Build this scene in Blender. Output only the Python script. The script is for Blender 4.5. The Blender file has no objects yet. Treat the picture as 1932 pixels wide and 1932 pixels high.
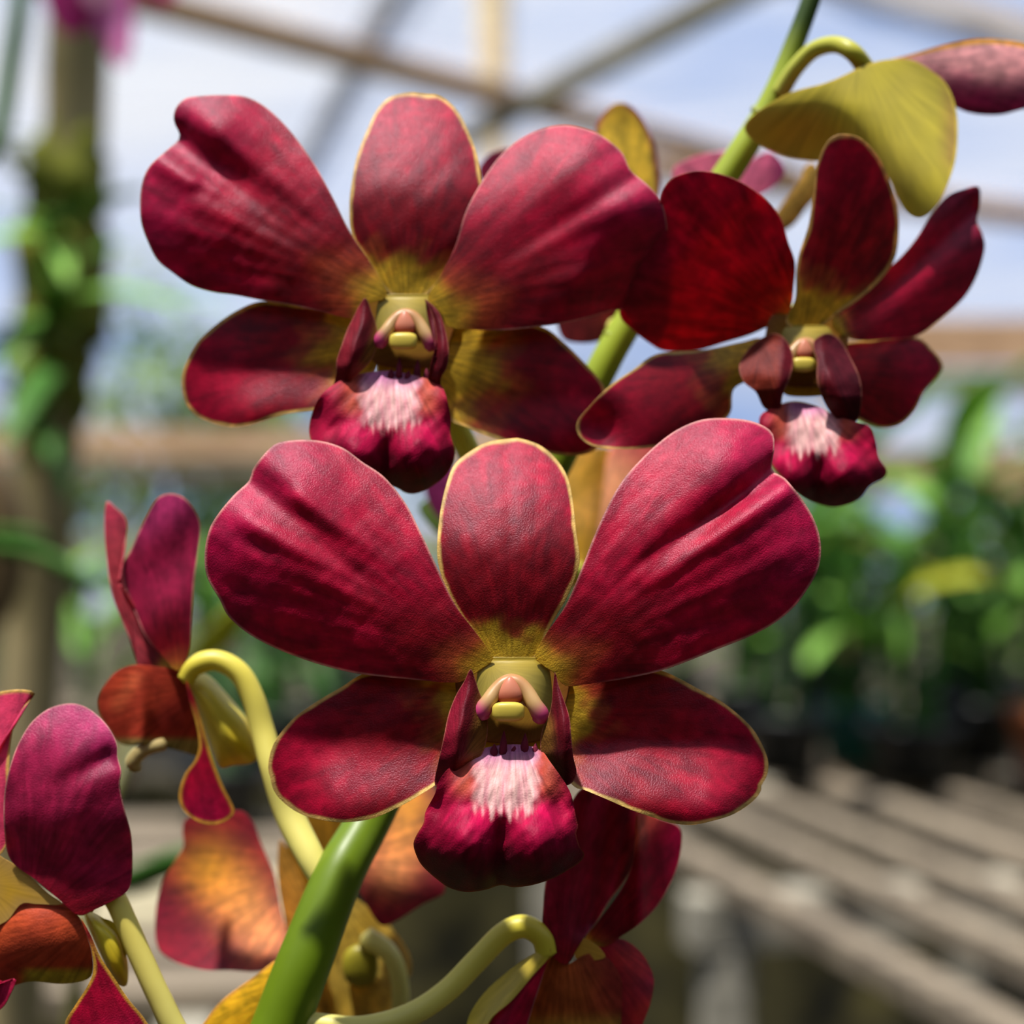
import bpy, math, random
import numpy as np
from mathutils import Vector

# ------------------------------------------------------------------ camera, sky, sun, exposure
SC = bpy.context.scene
COL = SC.collection
CAMZ = 1.45                      # eye height above the ground, metres
LENS = 62.07
K = (36.0 / LENS) / 1932.0       # tangent per photograph pixel
U = 0.2 * K                      # one pixel at the front flower, metres

cam_data = bpy.data.cameras.new('camera')
cam = bpy.data.objects.new('camera', cam_data)
COL.objects.link(cam)
cam.location = (0, 0, CAMZ)
cam.rotation_euler = (math.radians(90), 0, 0)
cam_data.lens = LENS
cam_data.sensor_width = 36.0
cam_data.clip_start = 0.01
cam_data.clip_end = 200
cam_data.dof.use_dof = True
cam_data.dof.focus_distance = 0.1975
cam_data.dof.aperture_fstop = 14.5
SC.camera = cam

world = bpy.data.worlds.new('sky')
SC.world = world
world.use_nodes = True
wn = world.node_tree.nodes
wl = world.node_tree.links
wn.clear()
w_out = wn.new('ShaderNodeOutputWorld')
w_bg = wn.new('ShaderNodeBackground')
w_tc = wn.new('ShaderNodeTexCoord')
w_map = wn.new('ShaderNodeMapping')
w_map.inputs['Scale'].default_value = (2.2, 2.2, 6.0)
w_noise = wn.new('ShaderNodeTexNoise')
w_noise.inputs['Scale'].default_value = 1.6
w_noise.inputs['Detail'].default_value = 5
w_ramp = wn.new('ShaderNodeValToRGB')
w_ramp.color_ramp.elements[0].position = 0.40
w_ramp.color_ramp.elements[0].color = (0.30, 0.47, 0.88, 1)
w_ramp.color_ramp.elements[1].position = 0.66
w_ramp.color_ramp.elements[1].color = (0.95, 0.96, 1.0, 1)
wl.new(w_tc.outputs['Generated'], w_map.inputs['Vector'])
wl.new(w_map.outputs['Vector'], w_noise.inputs['Vector'])
wl.new(w_noise.outputs['Fac'], w_ramp.inputs['Fac'])
wl.new(w_ramp.outputs['Color'], w_bg.inputs['Color'])
w_bg.inputs['Strength'].default_value = 0.85
wl.new(w_bg.outputs['Background'], w_out.inputs['Surface'])

sun_data = bpy.data.lights.new('sun', 'SUN')
sun_data.energy = 12.5
sun_data.angle = math.radians(1.6)
sun_data.color = (1.0, 0.95, 0.86)
sun = bpy.data.objects.new('sun', sun_data)
COL.objects.link(sun)
# from high up, a little left of and behind the camera
sun_dir = Vector((-0.22, -0.21, 1.0)).normalized()
sun.rotation_euler = (-sun_dir).to_track_quat('-Z', 'Y').to_euler()

SC.cycles.max_bounces = 5
SC.cycles.diffuse_bounces = 3
SC.cycles.glossy_bounces = 2
SC.cycles.transmission_bounces = 3
SC.cycles.transparent_max_bounces = 5
SC.cycles.caustics_reflective = False
SC.cycles.caustics_refractive = False
SC.cycles.use_adaptive_sampling = True
SC.cycles.adaptive_threshold = 0.03
SC.cycles.use_denoising = True
SC.view_settings.view_transform = 'Standard'
SC.view_settings.look = 'None'
SC.view_settings.exposure = 0.0
SC.view_settings.gamma = 1.0
SC.view_settings.use_curve_mapping = False

RNG = np.random.default_rng(7)
random.seed(7)

# ------------------------------------------------------------------ helpers
def S(r, g, b):
    v = np.array([r, g, b], float) / 255.0
    return np.where(v <= 0.04045, v / 12.92, ((v + 0.055) / 1.055) ** 2.4)

def P(px, py, d):
    """the point seen at photograph pixel (px, py) at distance d along the view"""
    return np.array([(px - 966.0) * K * d, d, CAMZ - (py - 966.0) * K * d])

def sst(lo, hi, x):
    t = np.clip((x - lo) / (hi - lo), 0, 1)
    return t * t * (3 - 2 * t)

def mix(c1, c2, t):
    t = np.asarray(t)[..., None]
    return np.asarray(c1) * (1 - t) + np.asarray(c2) * t

def wob(x, y, f, seed=0.0):
    """smooth irregular variation, about -1..1"""
    return (np.sin(x * f + 1.7 * np.sin(y * f * 0.7 + seed) + seed * 3.1) +
            np.sin(y * f * 1.3 + 1.3 * np.sin(x * f * 0.9 + seed * 2.0) + seed) +
            0.6 * np.sin((x + y) * f * 2.1 + seed * 1.9)) / 2.6

def smooth(xs, ys, x):
    """smooth curve through knots"""
    xs = np.asarray(xs, float); ys = np.asarray(ys, float)
    m = np.gradient(ys, xs)
    x = np.clip(x, xs[0], xs[-1])
    i = np.clip(np.searchsorted(xs, x, side='right') - 1, 0, len(xs) - 2)
    h = xs[i + 1] - xs[i]
    t = (x - xs[i]) / h
    return ((2*t**3 - 3*t**2 + 1) * ys[i] + (t**3 - 2*t**2 + t) * h * m[i] +
            (-2*t**3 + 3*t**2) * ys[i + 1] + (t**3 - t**2) * h * m[i + 1])

def segdist(x, y, p, q):
    """distance to a segment and the position along it"""
    px, py = p; qx, qy = q
    dx, dy = qx - px, qy - py
    L2 = dx * dx + dy * dy
    t = np.clip(((x - px) * dx + (y - py) * dy) / L2, 0, 1)
    return np.hypot(x - px - t * dx, y - py - t * dy), t

def ridge(x, y, p, q, w, amp):
    """amp at q end fading out to p"""
    d, t = segdist(x, y, p, q)
    return amp * np.exp(-(d / w) ** 2) * (0.15 + 0.85 * t)

def bump(x, y, cx, cy, r, amp):
    return amp * np.exp(-(((x - cx) ** 2 + (y - cy) ** 2) / (r * r)))

def closed_curve(pts, n):
    pts = np.asarray(pts, float)
    m = len(pts)
    p0 = np.roll(pts, 1, 0); p1 = pts; p2 = np.roll(pts, -1, 0); p3 = np.roll(pts, -2, 0)
    sub = 12
    t = (np.arange(sub) / sub)[None, :, None]
    c = 0.5 * ((2 * p1[:, None]) + (-p0 + p2)[:, None] * t + (2*p0 - 5*p1 + 4*p2 - p3)[:, None] * t**2 +
               (-p0 + 3*p1 - 3*p2 + p3)[:, None] * t**3)
    c = c.reshape(-1, 2)
    seg = np.hypot(*(np.roll(c, -1, 0) - c).T)
    L = np.concatenate([[0], np.cumsum(seg)])
    c2 = np.vstack([c, c[:1]])
    s = np.linspace(0, L[-1], n, endpoint=False)
    return np.stack([np.interp(s, L, c2[:, 0]), np.interp(s, L, c2[:, 1])], 1)

def open_curve(pts, n):
    pts = np.asarray(pts, float)
    ext = np.vstack([2 * pts[0] - pts[1], pts, 2 * pts[-1] - pts[-2]])
    out = []
    sub = max(4, n // (len(pts) - 1))
    for i in range(len(pts) - 1):
        p0, p1, p2, p3 = ext[i:i + 4]
        t = (np.arange(sub) / sub)[:, None]
        out.append(0.5 * (2*p1 + (-p0 + p2)*t + (2*p0 - 5*p1 + 4*p2 - p3)*t**2 + (-p0 + 3*p1 - 3*p2 + p3)*t**3))
    out.append(pts[-1:])
    return np.vstack(out)

def link_mesh(name, verts, faces, mat, parent=None, tint=None, smooth_shade=True, vein=None):
    me = bpy.data.meshes.new(name)
    verts = np.asarray(verts, float)
    org = np.array(parent_world(parent)) if parent is not None else np.zeros(3)
    me.from_pydata((verts - org).tolist(), [], faces)
    if smooth_shade:
        me.polygons.foreach_set('use_smooth', np.ones(len(me.polygons), bool))
    if tint is not None:
        at = me.color_attributes.new('tint', 'FLOAT_COLOR', 'POINT')
        rgba = np.ones((len(verts), 4), np.float32)
        rgba[:, :3] = tint
        at.data.foreach_set('color', rgba.ravel())
    if vein is not None:
        va = me.attributes.new('vein', 'FLOAT_VECTOR', 'POINT')
        va.data.foreach_set('vector', np.ascontiguousarray(vein, np.float32).ravel())
    me.materials.append(mat)
    me.update()
    ob = bpy.data.objects.new(name, me)
    COL.objects.link(ob)
    if parent is not None:
        ob.parent = parent
    return ob

def parent_world(o):
    v = Vector((0, 0, 0))
    while o is not None:
        v = v + Vector(o.location)
        o = o.parent
    return v

def tag(o, label, cat, group=None, kind=None):
    if label: o['label'] = label
    if cat: o['category'] = cat
    if group: o['group'] = group
    if kind: o['kind'] = kind
    return o

def thing(name, loc, label, cat, group=None):
    o = bpy.data.objects.new(name, None)
    COL.objects.link(o)
    o.location = tuple(float(v) for v in loc)
    o.empty_display_size = 0.01
    return tag(o, label, cat, group)

# ------------------------------------------------------------------ materials
def new_mat(name):
    m = bpy.data.materials.new(name)
    m.use_nodes = True
    m.node_tree.nodes.clear()
    return m, m.node_tree.nodes, m.node_tree.links

def tissue_mat(name, trans=0.3, rough=0.42, bump_s=0.32, grain=6000.0, mottle=0.24, sheen=0.04, spec=0.38, boost=1.6):
    """plant tissue: the pigment comes from the mesh, grain and veins from noise, light passes through"""
    m, n, l = new_mat(name)
    out = n.new('ShaderNodeOutputMaterial')
    pb = n.new('ShaderNodeBsdfPrincipled')
    tr = n.new('ShaderNodeBsdfTranslucent')
    mx = n.new('ShaderNodeMixShader')
    at = n.new('ShaderNodeAttribute'); at.attribute_name = 'tint'
    tc = n.new('ShaderNodeTexCoord')
    n1 = n.new('ShaderNodeTexNoise'); n1.inputs['Scale'].default_value = grain * 0.12; n1.inputs['Detail'].default_value = 3
    n2 = n.new('ShaderNodeTexNoise'); n2.inputs['Scale'].default_value = grain; n2.inputs['Detail'].default_value = 2
    l.new(tc.outputs['Object'], n1.inputs['Vector'])
    l.new(tc.outputs['Object'], n2.inputs['Vector'])
    mr = n.new('ShaderNodeMapRange')
    mr.inputs['From Min'].default_value = 0.3; mr.inputs['From Max'].default_value = 0.7
    mr.inputs['To Min'].default_value = 1 - mottle; mr.inputs['To Max'].default_value = 1 + mottle
    l.new(n1.outputs['Fac'], mr.inputs['Value'])
    va = n.new('ShaderNodeAttribute'); va.attribute_name = 'vein'
    vm = n.new('ShaderNodeMapping'); vm.inputs['Scale'].default_value = (170.0, 900.0, 1.0)
    nv = n.new('ShaderNodeTexNoise'); nv.inputs['Scale'].default_value = 1.0; nv.inputs['Detail'].default_value = 3; nv.inputs['Distortion'].default_value = 0.6
    l.new(va.outputs['Vector'], vm.inputs['Vector']); l.new(vm.outputs['Vector'], nv.inputs['Vector'])
    mv = n.new('ShaderNodeMapRange')
    mv.inputs['From Min'].default_value = 0.32; mv.inputs['From Max'].default_value = 0.62
    mv.inputs['To Min'].default_value = 1 - 1.6 * mottle; mv.inputs['To Max'].default_value = 1.08
    l.new(nv.outputs['Fac'], mv.inputs['Value'])
    mm = n.new('ShaderNodeMath'); mm.operation = 'MULTIPLY'
    l.new(mr.outputs['Result'], mm.inputs[0]); l.new(mv.outputs['Result'], mm.inputs[1])
    mul = n.new('ShaderNodeVectorMath'); mul.operation = 'SCALE'
    l.new(at.outputs['Color'], mul.inputs[0]); l.new(mm.outputs[0], mul.inputs['Scale'])
    l.new(mul.outputs['Vector'], pb.inputs['Base Color'])
    pb.inputs['Roughness'].default_value = rough
    pb.inputs['Specular IOR Level'].default_value = spec
    pb.inputs['Specular Tint'].default_value = (1.0, 0.60, 0.76, 1) if sheen > 0 else (1, 1, 1, 1)
    pb.inputs['Sheen Weight'].default_value = sheen
    pb.inputs['Sheen Roughness'].default_value = 0.4
    pb.inputs['Sheen Tint'].default_value = (1.0, 0.75, 0.85, 1)
    bp = n.new('ShaderNodeBump'); bp.inputs['Strength'].default_value = bump_s; bp.inputs['Distance'].default_value = 0.00025
    l.new(n2.outputs['Fac'], bp.inputs['Height'])
    l.new(bp.outputs['Normal'], pb.inputs['Normal'])
    sc2 = n.new('ShaderNodeVectorMath'); sc2.operation = 'MULTIPLY'; sc2.inputs[1].default_value = (boost * 1.25, boost, boost * 1.0) if sheen > 0 else (boost,) * 3
    l.new(mul.outputs['Vector'], sc2.inputs[0])
    l.new(sc2.outputs['Vector'], tr.inputs['Color'])
    mx.inputs['Fac'].default_value = trans
    l.new(pb.outputs['BSDF'], mx.inputs[1]); l.new(tr.outputs['BSDF'], mx.inputs[2])
    l.new(mx.outputs['Shader'], out.inputs['Surface'])
    return m

def noise_mat(name, c1, c2, scale=8.0, stretch=(1, 1, 1), rough=0.8, bump_s=0.3, bump_d=0.01, spec=0.3, detail=6, trans=0.0, lo=0.35, hi=0.65):
    m, n, l = new_mat(name)
    out = n.new('ShaderNodeOutputMaterial')
    pb = n.new('ShaderNodeBsdfPrincipled')
    tc = n.new('ShaderNodeTexCoord')
    mp = n.new('ShaderNodeMapping'); mp.inputs['Scale'].default_value = stretch
    ns = n.new('ShaderNodeTexNoise'); ns.inputs['Scale'].default_value = scale; ns.inputs['Detail'].default_value = detail
    rp = n.new('ShaderNodeValToRGB')
    rp.color_ramp.elements[0].position = lo; rp.color_ramp.elements[0].color = (*[float(v) for v in c1], 1)
    rp.color_ramp.elements[1].position = hi; rp.color_ramp.elements[1].color = (*[float(v) for v in c2], 1)
    l.new(tc.outputs['Object'], mp.inputs['Vector']); l.new(mp.outputs['Vector'], ns.inputs['Vector'])
    l.new(ns.outputs['Fac'], rp.inputs['Fac']); l.new(rp.outputs['Color'], pb.inputs['Base Color'])
    pb.inputs['Roughness'].default_value = rough
    pb.inputs['Specular IOR Level'].default_value = spec
    bp = n.new('ShaderNodeBump'); bp.inputs['Strength'].default_value = bump_s; bp.inputs['Distance'].default_value = bump_d
    l.new(ns.outputs['Fac'], bp.inputs['Height']); l.new(bp.outputs['Normal'], pb.inputs['Normal'])
    if trans > 0:
        tr = n.new('ShaderNodeBsdfTranslucent'); mx = n.new('ShaderNodeMixShader')
        l.new(rp.outputs['Color'], tr.inputs['Color']); mx.inputs['Fac'].default_value = trans
        l.new(pb.outputs['BSDF'], mx.inputs[1]); l.new(tr.outputs['BSDF'], mx.inputs[2])
        l.new(mx.outputs['Shader'], out.inputs['Surface'])
    else:
        l.new(pb.outputs['BSDF'], out.inputs['Surface'])
    return m

M_PETAL = tissue_mat('petal_tissue')
M_BACKLIT = tissue_mat('backlit_petal_tissue', trans=0.36, boost=1.9, spec=0.35)  # same tissue as the other petals; back-lit glow boosted in the material
M_LIP = tissue_mat('lip_tissue', trans=0.2, rough=0.5, bump_s=0.3, grain=4500, mottle=0.25, sheen=0.02, spec=0.12, boost=1.3)
M_STEM = tissue_mat('stem_tissue', trans=0.18, rough=0.42, bump_s=0.06, grain=700, mottle=0.12, sheen=0.0, boost=1.2)
M_WAX = tissue_mat('column_tissue', trans=0.2, rough=0.38, bump_s=0.05, grain=900, mottle=0.08, sheen=0.0, boost=1.1)

M_GROUND = noise_mat('ground_litter', S(16, 15, 10), S(70, 62, 44), scale=3.2, rough=0.95, bump_s=0.6, bump_d=0.05)
M_WOOD = noise_mat('grey_wood', S(92, 82, 70), S(140, 127, 108), scale=5, stretch=(1, 9, 9), rough=0.85)
M_TAN = noise_mat('tan_timber', S(176, 136, 100), S(226, 186, 146), scale=5, stretch=(1, 7, 7), rough=0.8)
M_GREYBEAM = noise_mat('weathered_beam', S(120, 116, 104), S(170, 164, 148), scale=6, stretch=(1, 7, 7), rough=0.85)
M_PALE = noise_mat('pale_board', S(138, 128, 102), S(180, 170, 140), scale=6, stretch=(1, 6, 6), rough=0.8)
M_BARK = noise_mat('mossy_bark', S(88, 80, 44), S(160, 144, 104), scale=14, stretch=(1, 1, 0.35), rough=0.95, bump_s=0.7)
M_MOSS = noise_mat('moss', S(58, 66, 18), S(132, 132, 44), scale=30, rough=1.0, bump_s=0.9)
M_POT = noise_mat('black_plastic', S(16, 18, 20), S(30, 34, 36), scale=10, rough=0.45, bump_s=0.05)
M_TEAL = noise_mat('teal_plastic', S(10, 66, 62), S(20, 104, 92), scale=10, rough=0.4, bump_s=0.05)
M_CLAY = noise_mat('clay', S(126, 66, 36), S(170, 100, 60), scale=16, rough=0.85, bump_s=0.15)
M_LEAF = noise_mat('strap_leaf', S(76, 136, 38), S(158, 204, 92), scale=9, stretch=(1, 1, 1), rough=0.45, bump_s=0.1, trans=0.3)
M_LEAFD = noise_mat('dark_leaf', S(36, 82, 30), S(88, 138, 54), scale=9, rough=0.45, bump_s=0.1, trans=0.25)
M_LEAFY = noise_mat('yellow_leaf', S(140, 150, 30), S(206, 196, 70), scale=9, rough=0.5, bump_s=0.1, trans=0.3)
M_BUSH = noise_mat('bush_leaf', S(60, 96, 36), S(150, 176, 96), scale=2.5, rough=0.55, bump_s=0.1, trans=0.3)
M_BUSHD = noise_mat('dark_bush_leaf', S(34, 60, 30), S(92, 120, 62), scale=2.5, rough=0.55, bump_s=0.1, trans=0.25)

M_BATTEN = noise_mat('pale_plastic_batten', S(214, 200, 174), S(232, 222, 198), scale=6, stretch=(6, 1, 1), rough=0.6, bump_s=0.05, trans=0.65)
M_BATTEN2 = noise_mat('grey_plastic_batten', S(96, 102, 116), S(120, 126, 138), scale=6, stretch=(6, 1, 1), rough=0.6, bump_s=0.05, trans=0.55)
def roof_mat():
    m, n, l = new_mat('shade_sheet')
    out = n.new('ShaderNodeOutputMaterial')
    tp = n.new('ShaderNodeBsdfTransparent')
    tr = n.new('ShaderNodeBsdfTranslucent')
    mx = n.new('ShaderNodeMixShader')
    tc = n.new('ShaderNodeTexCoord')
    mp = n.new('ShaderNodeMapping'); mp.inputs['Scale'].default_value = (0.5, 7.0, 1.0)
    ns = n.new('ShaderNodeTexNoise'); ns.inputs['Scale'].default_value = 1.5; ns.inputs['Detail'].default_value = 5
    mr = n.new('ShaderNodeMapRange')
    mr.inputs['From Min'].default_value = 0.3; mr.inputs['From Max'].default_value = 0.7
    mr.inputs['To Min'].default_value = 0.15; mr.inputs['To Max'].default_value = 0.5
    l.new(tc.outputs['Object'], mp.inputs['Vector']); l.new(mp.outputs['Vector'], ns.inputs['Vector'])
    l.new(ns.outputs['Fac'], mr.inputs['Value']); l.new(mr.outputs['Result'], mx.inputs['Fac'])
    tr.inputs['Color'].default_value = (0.45, 0.48, 0.55, 1)
    tp.inputs['Color'].default_value = (0.94, 0.95, 0.97, 1)
    df = n.new('ShaderNodeBsdfDiffuse'); df.inputs['Color'].default_value = (0.7, 0.72, 0.74, 1)
    m2 = n.new('ShaderNodeMixShader'); m2.inputs['Fac'].default_value = 0.45
    l.new(tr.outputs['BSDF'], m2.inputs[1]); l.new(df.outputs['BSDF'], m2.inputs[2])
    l.new(tp.outputs['BSDF'], mx.inputs[1]); l.new(m2.outputs['Shader'], mx.inputs[2])
    l.new(mx.outputs['Shader'], out.inputs['Surface'])
    return m
M_ROOF = roof_mat()

# ------------------------------------------------------------------ flower building blocks
class G: pass

def sheet(name, parent, outline, d0, hfun=None, base=None, tip=None, col=None, colb=None, mat=None,
          center=None, m=110, n=34, thick=9.0, spine=None):
    """A fleshy petal: closed outline in photograph pixels at depth d0, relief hfun in pixel units
    (positive = farther), real thickness with a rounded rim and a differently coloured reverse."""
    mat = mat or M_PETAL
    O = closed_curve(outline, m)
    C = np.array(center, float) if center is not None else O.mean(0)
    if spine is not None:
        st_ = np.argmin(((O - np.array(spine[0], float)) ** 2).sum(1))
        O = np.roll(O, -st_, 0)
    s = 1 - (1 - np.arange(n + 1) / n) ** 1.5
    CC = np.repeat(C[None], m, 0)
    if spine is not None:                       # long bent outlines grow from a centre line instead of a centre point
        sp = open_curve(np.array(spine, float), 60)
        CC = sp[np.argmin(((O[:, None] - sp[None]) ** 2).sum(-1), 1)]
        for _ in range(6):
            CC = (np.roll(CC, 1, 0) + CC + np.roll(CC, -1, 0)) / 3
    X = CC[None, :, 0] + s[:, None] * (O[:, 0] - CC[:, 0])[None]
    Y = CC[None, :, 1] + s[:, None] * (O[:, 1] - CC[:, 1])[None]
    E = (1 - s[:, None]) * np.hypot(O[:, 0] - CC[:, 0], O[:, 1] - CC[:, 1])[None, :]
    base = np.array(base if base is not None else C, float)
    if tip is None:
        tip = O[np.argmax(((O - base) ** 2).sum(1))]
    ax = np.array(tip, float) - base
    L = np.hypot(*ax) + 1e-6
    ax = ax / L
    g = G()
    g.x, g.y, g.e = X, Y, E
    g.s = np.repeat(s[:, None], m, 1)
    g.a = ((X - base[0]) * ax[0] + (Y - base[1]) * ax[1]) / L
    cr = -(X - base[0]) * ax[1] + (Y - base[1]) * ax[0]
    g.w = cr
    g.c = cr / (np.abs(cr).max() + 1e-6)
    h = hfun(g) if hfun is not None else np.zeros_like(X)
    D = d0 + U * h
    F = np.stack([(X - 966) * K * D, D, CAMZ - (Y - 966) * K * D], -1)
    dth = np.roll(F, -1, 1) - np.roll(F, 1, 1)
    ds = np.gradient(F, axis=0)
    N = np.cross(ds, dth)
    N[0] = N[1].mean(0) if spine is None else N[1]
    N /= (np.linalg.norm(N, axis=-1, keepdims=True) + 1e-12)
    camv = np.array([0, 0, CAMZ]) - F
    if (N * camv).sum() < 0:
        N = -N
    T = thick * U * np.sqrt(np.clip(1 - g.s ** 6, 0, 1)) * (0.35 + 0.65 * (1 - g.s ** 3))
    B = F - N * T[..., None]
    # vertices: front centre, front rings 1..n, back centre, back rings 1..n-1
    fv = np.vstack([F[0].mean(0)[None] if spine is None else F[0, :1], F[1:].reshape(-1, 3)])
    bv = np.vstack([B[0, :1], B[1:n].reshape(-1, 3)])
    verts = np.vstack([fv, bv])
    cf = col(g) if col is not None else np.broadcast_to(S(120, 20, 40), X.shape + (3,))
    cf = np.broadcast_to(cf, X.shape + (3,))
    cb = (colb(g) if colb is not None else cf)
    cb = np.broadcast_to(cb, X.shape + (3,))
    tint = np.vstack([cf[0, :1], cf[1:].reshape(-1, 3), cb[0, :1], cb[1:n].reshape(-1, 3)])
    faces = []
    nf = 1 + n * m
    def fi(j, i): return 1 + (j - 1) * m + i % m
    def bi(j, i): return (nf + 1 + (j - 1) * m + i % m) if j < n else fi(n, i)
    if spine is None:
        for i in range(m):
            faces.append((0, fi(1, i), fi(1, i + 1)))
            faces.append((nf, bi(1, i + 1), bi(1, i)))
    else:                                       # zip the innermost ring shut across the centre line
        for k2 in range(m // 2 - 1):
            i0, i1 = k2, m - 1 - k2
            faces.append((fi(1, k2), fi(1, k2 + 1), fi(1, m - 2 - k2), fi(1, m - 1 - k2)))
            faces.append((bi(1, k2 + 1), bi(1, k2), bi(1, m - 1 - k2), bi(1, m - 2 - k2)))
    for j in range(1, n):
        for i in range(m):
            faces.append((fi(j, i), fi(j + 1, i), fi(j + 1, i + 1), fi(j, i + 1)))
            faces.append((bi(j, i), bi(j, i + 1), bi(j + 1, i + 1), bi(j + 1, i)))
    # keep outward orientation
    a, b, c = F[1, 0], F[2, 0], F[1, 1]
    if np.dot(np.cross(b - a, c - a), N[1, 0]) < 0:
        faces = [tuple(reversed(f)) for f in faces]
    # fan-shaped vein coordinates: lengthwise position and direction from the foot
    ang = np.arctan2(g.w, g.a * L + 60.0) * 260.0
    vn = np.stack([g.a * L * U, ang * U, 0 * ang], -1)
    vein = np.vstack([vn[0, :1], vn[1:].reshape(-1, 3), vn[0, :1], vn[1:n].reshape(-1, 3)])
    return link_mesh(name, verts, faces, mat, parent, tint, vein=vein)

def tube(name, parent, path, col, mat=None, seg=14, n=40, flat=1.0, caps=True):
    """path: (px, py, depth metres, radius px)"""
    mat = mat or M_STEM
    p = open_curve(np.array(path, float), n)
    C = np.stack([(p[:, 0] - 966) * K * p[:, 2], p[:, 2], CAMZ - (p[:, 1] - 966) * K * p[:, 2]], 1)
    R = np.maximum(p[:, 3], 0.3) * K * p[:, 2]
    t = np.gradient(C, axis=0)
    t /= np.linalg.norm(t, axis=1, keepdims=True)
    ref = np.array([0.0, 1.0, 0.0])
    u = np.cross(t, ref); u /= (np.linalg.norm(u, axis=1, keepdims=True) + 1e-9)
    v = np.cross(u, t)
    th = np.arange(seg) / seg * 2 * math.pi
    V = C[:, None] + R[:, None, None] * (np.cos(th)[None, :, None] * u[:, None] + flat * np.sin(th)[None, :, None] * v[:, None])
    k = len(C)
    verts = np.vstack([V.reshape(-1, 3), C[:1] - t[:1] * R[0] * 0.5, C[-1:] + t[-1:] * R[-1] * 0.6])
    faces = []
    for j in range(k - 1):
        for i in range(seg):
            faces.append((j * seg + i, j * seg + (i + 1) % seg, (j + 1) * seg + (i + 1) % seg, (j + 1) * seg + i))
    a, b = k * seg, k * seg + 1
    for i in range(seg):
        faces.append((a, (i + 1) % seg, i))
        faces.append((b, (k - 1) * seg + i, (k - 1) * seg + (i + 1) % seg))
    tt = np.linspace(0, 1, k)
    c = col(tt, p[:, 0], p[:, 1]) if callable(col) else np.broadcast_to(col, (k, 3))
    tint = np.vstack([np.repeat(c, seg, 0), c[:1], c[-1:]])
    return link_mesh(name, verts, faces, mat, parent, tint)

def blob(name, parent, x, y, d, rx, ry, rz, col, mat=None, power=2.4, tilt=0.0, seg=20, rings=14, shape=None):
    """rounded body; radii in pixels"""
    mat = mat or M_WAX
    ph = np.linspace(0, math.pi, rings + 1)
    th = np.arange(seg) / seg * 2 * math.pi
    sp = lambda v: np.sign(v) * np.abs(v) ** (2.0 / power)
    X = rx * sp(np.sin(ph))[:, None] * sp(np.cos(th))[None]
    H = rz * sp(np.sin(ph))[:, None] * sp(np.sin(th))[None]
    Y = -ry * sp(np.cos(ph))[:, None] * np.ones(seg)[None]
    if shape is not None:
        X, Y, H = shape(X, Y, H)
    ca, sa = math.cos(tilt), math.sin(tilt)
    X, Y = X * ca - Y * sa, X * sa + Y * ca
    D = d + U * H
    V = np.stack([(X + x - 966) * K * D, D, CAMZ - (Y + y - 966) * K * D], -1).reshape(-1, 3)
    faces = []
    for j in range(rings):
        for i in range(seg):
            faces.append((j * seg + i, j * seg + (i + 1) % seg, (j + 1) * seg + (i + 1) % seg, (j + 1) * seg + i))
    g = G(); g.x, g.y, g.h = X, Y, H
    c = col(g).reshape(-1, 3) if callable(col) else np.broadcast_to(col, (len(V), 3))
    return link_mesh(name, V, faces, mat, parent, c)

# ------------------------------------------------------------------ pigments; the lip also carries painted shade
C_YEL = S(196, 162, 44)
C_OLV = S(170, 150, 62)
C_ORG = S(160, 70, 36)
C_MAR = S(122, 10, 24)
C_CRI = S(160, 6, 46)
C_PUR = S(162, 9, 70)
C_RIM = S(214, 184, 104)
C_RIMP = S(206, 150, 140)

def petal_col(y0=0.07, y1=0.34, rimw=5.0, rim=C_RIMP, seed=0.0, streak=0.35, tipc=C_PUR, mid=C_CRI, off=0.0):
    def f(g):
        n = wob(g.x, g.y, 0.02, seed)
        n2 = wob(g.x, g.y, 0.055, seed + 1.0)
        t = g.a + streak * np.abs(g.c - off) ** 1.2 * sst(0.0, 0.12, g.a) * 1.6 + 0.025 * n + 0.015 * n2
        c = mix(C_YEL, C_ORG, sst(y0, y0 + 0.5 * (y1 - y0), t))
        c = mix(c, C_MAR, sst(y0 + 0.3 * (y1 - y0), y1, t))
        c = mix(c, mid, sst(y1, y1 + 0.35, t + 0.05 * n))
        c = mix(c, tipc, 0.6 * sst(0.6, 1.05, g.a + 0.08 * n))
        c = c * (1 + 0.10 * n2)[..., None]
        return mix(c, rim, 0.75 * (1 - sst(rimw * 0.3, rimw, g.e)) * sst(0.1, 0.3, g.a))
    return f

def sepal_col(y0=0.08, y1=0.36, rimw=9.0, seed=0.0, ycent=0.0, rim=C_RIM):
    """lateral and dorsal sepals: yellow foot in scratchy strokes, yellow margin"""
    def f(g):
        n = wob(g.x, g.y, 0.022, seed)
        n2 = wob(g.x, g.y, 0.075, seed + 2.0)
        t = g.a + 0.05 * n2 + 0.03 * n - ycent * np.exp(-(g.c / 0.25) ** 2)
        c = mix(C_YEL, S(150, 70, 36), sst(y0, y0 + 0.55 * (y1 - y0), t))
        c = mix(c, C_MAR, sst(y0 + 0.4 * (y1 - y0), y1, t))
        c = mix(c, C_CRI, sst(0.45, 0.95, g.a + 0.1 * n))
        c = c * (1 + 0.14 * n2)[..., None]
        return mix(c, rim, 0.95 * (1 - sst(rimw * 0.45, rimw, g.e + 1.5 * n2)))
    return f

def back_col(c1=S(196, 176, 74), c2=S(150, 60, 60)):
    return lambda g: mix(c1, c2, sst(0.35, 0.95, g.a))

def cup(edge=40, curl=0, p=2.0, lift=0.0):
    """edge: margins fall away; curl: tip falls away"""
    return lambda g: edge * g.c ** 2 + curl * np.clip(g.a, 0, 2) ** p + lift

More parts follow.
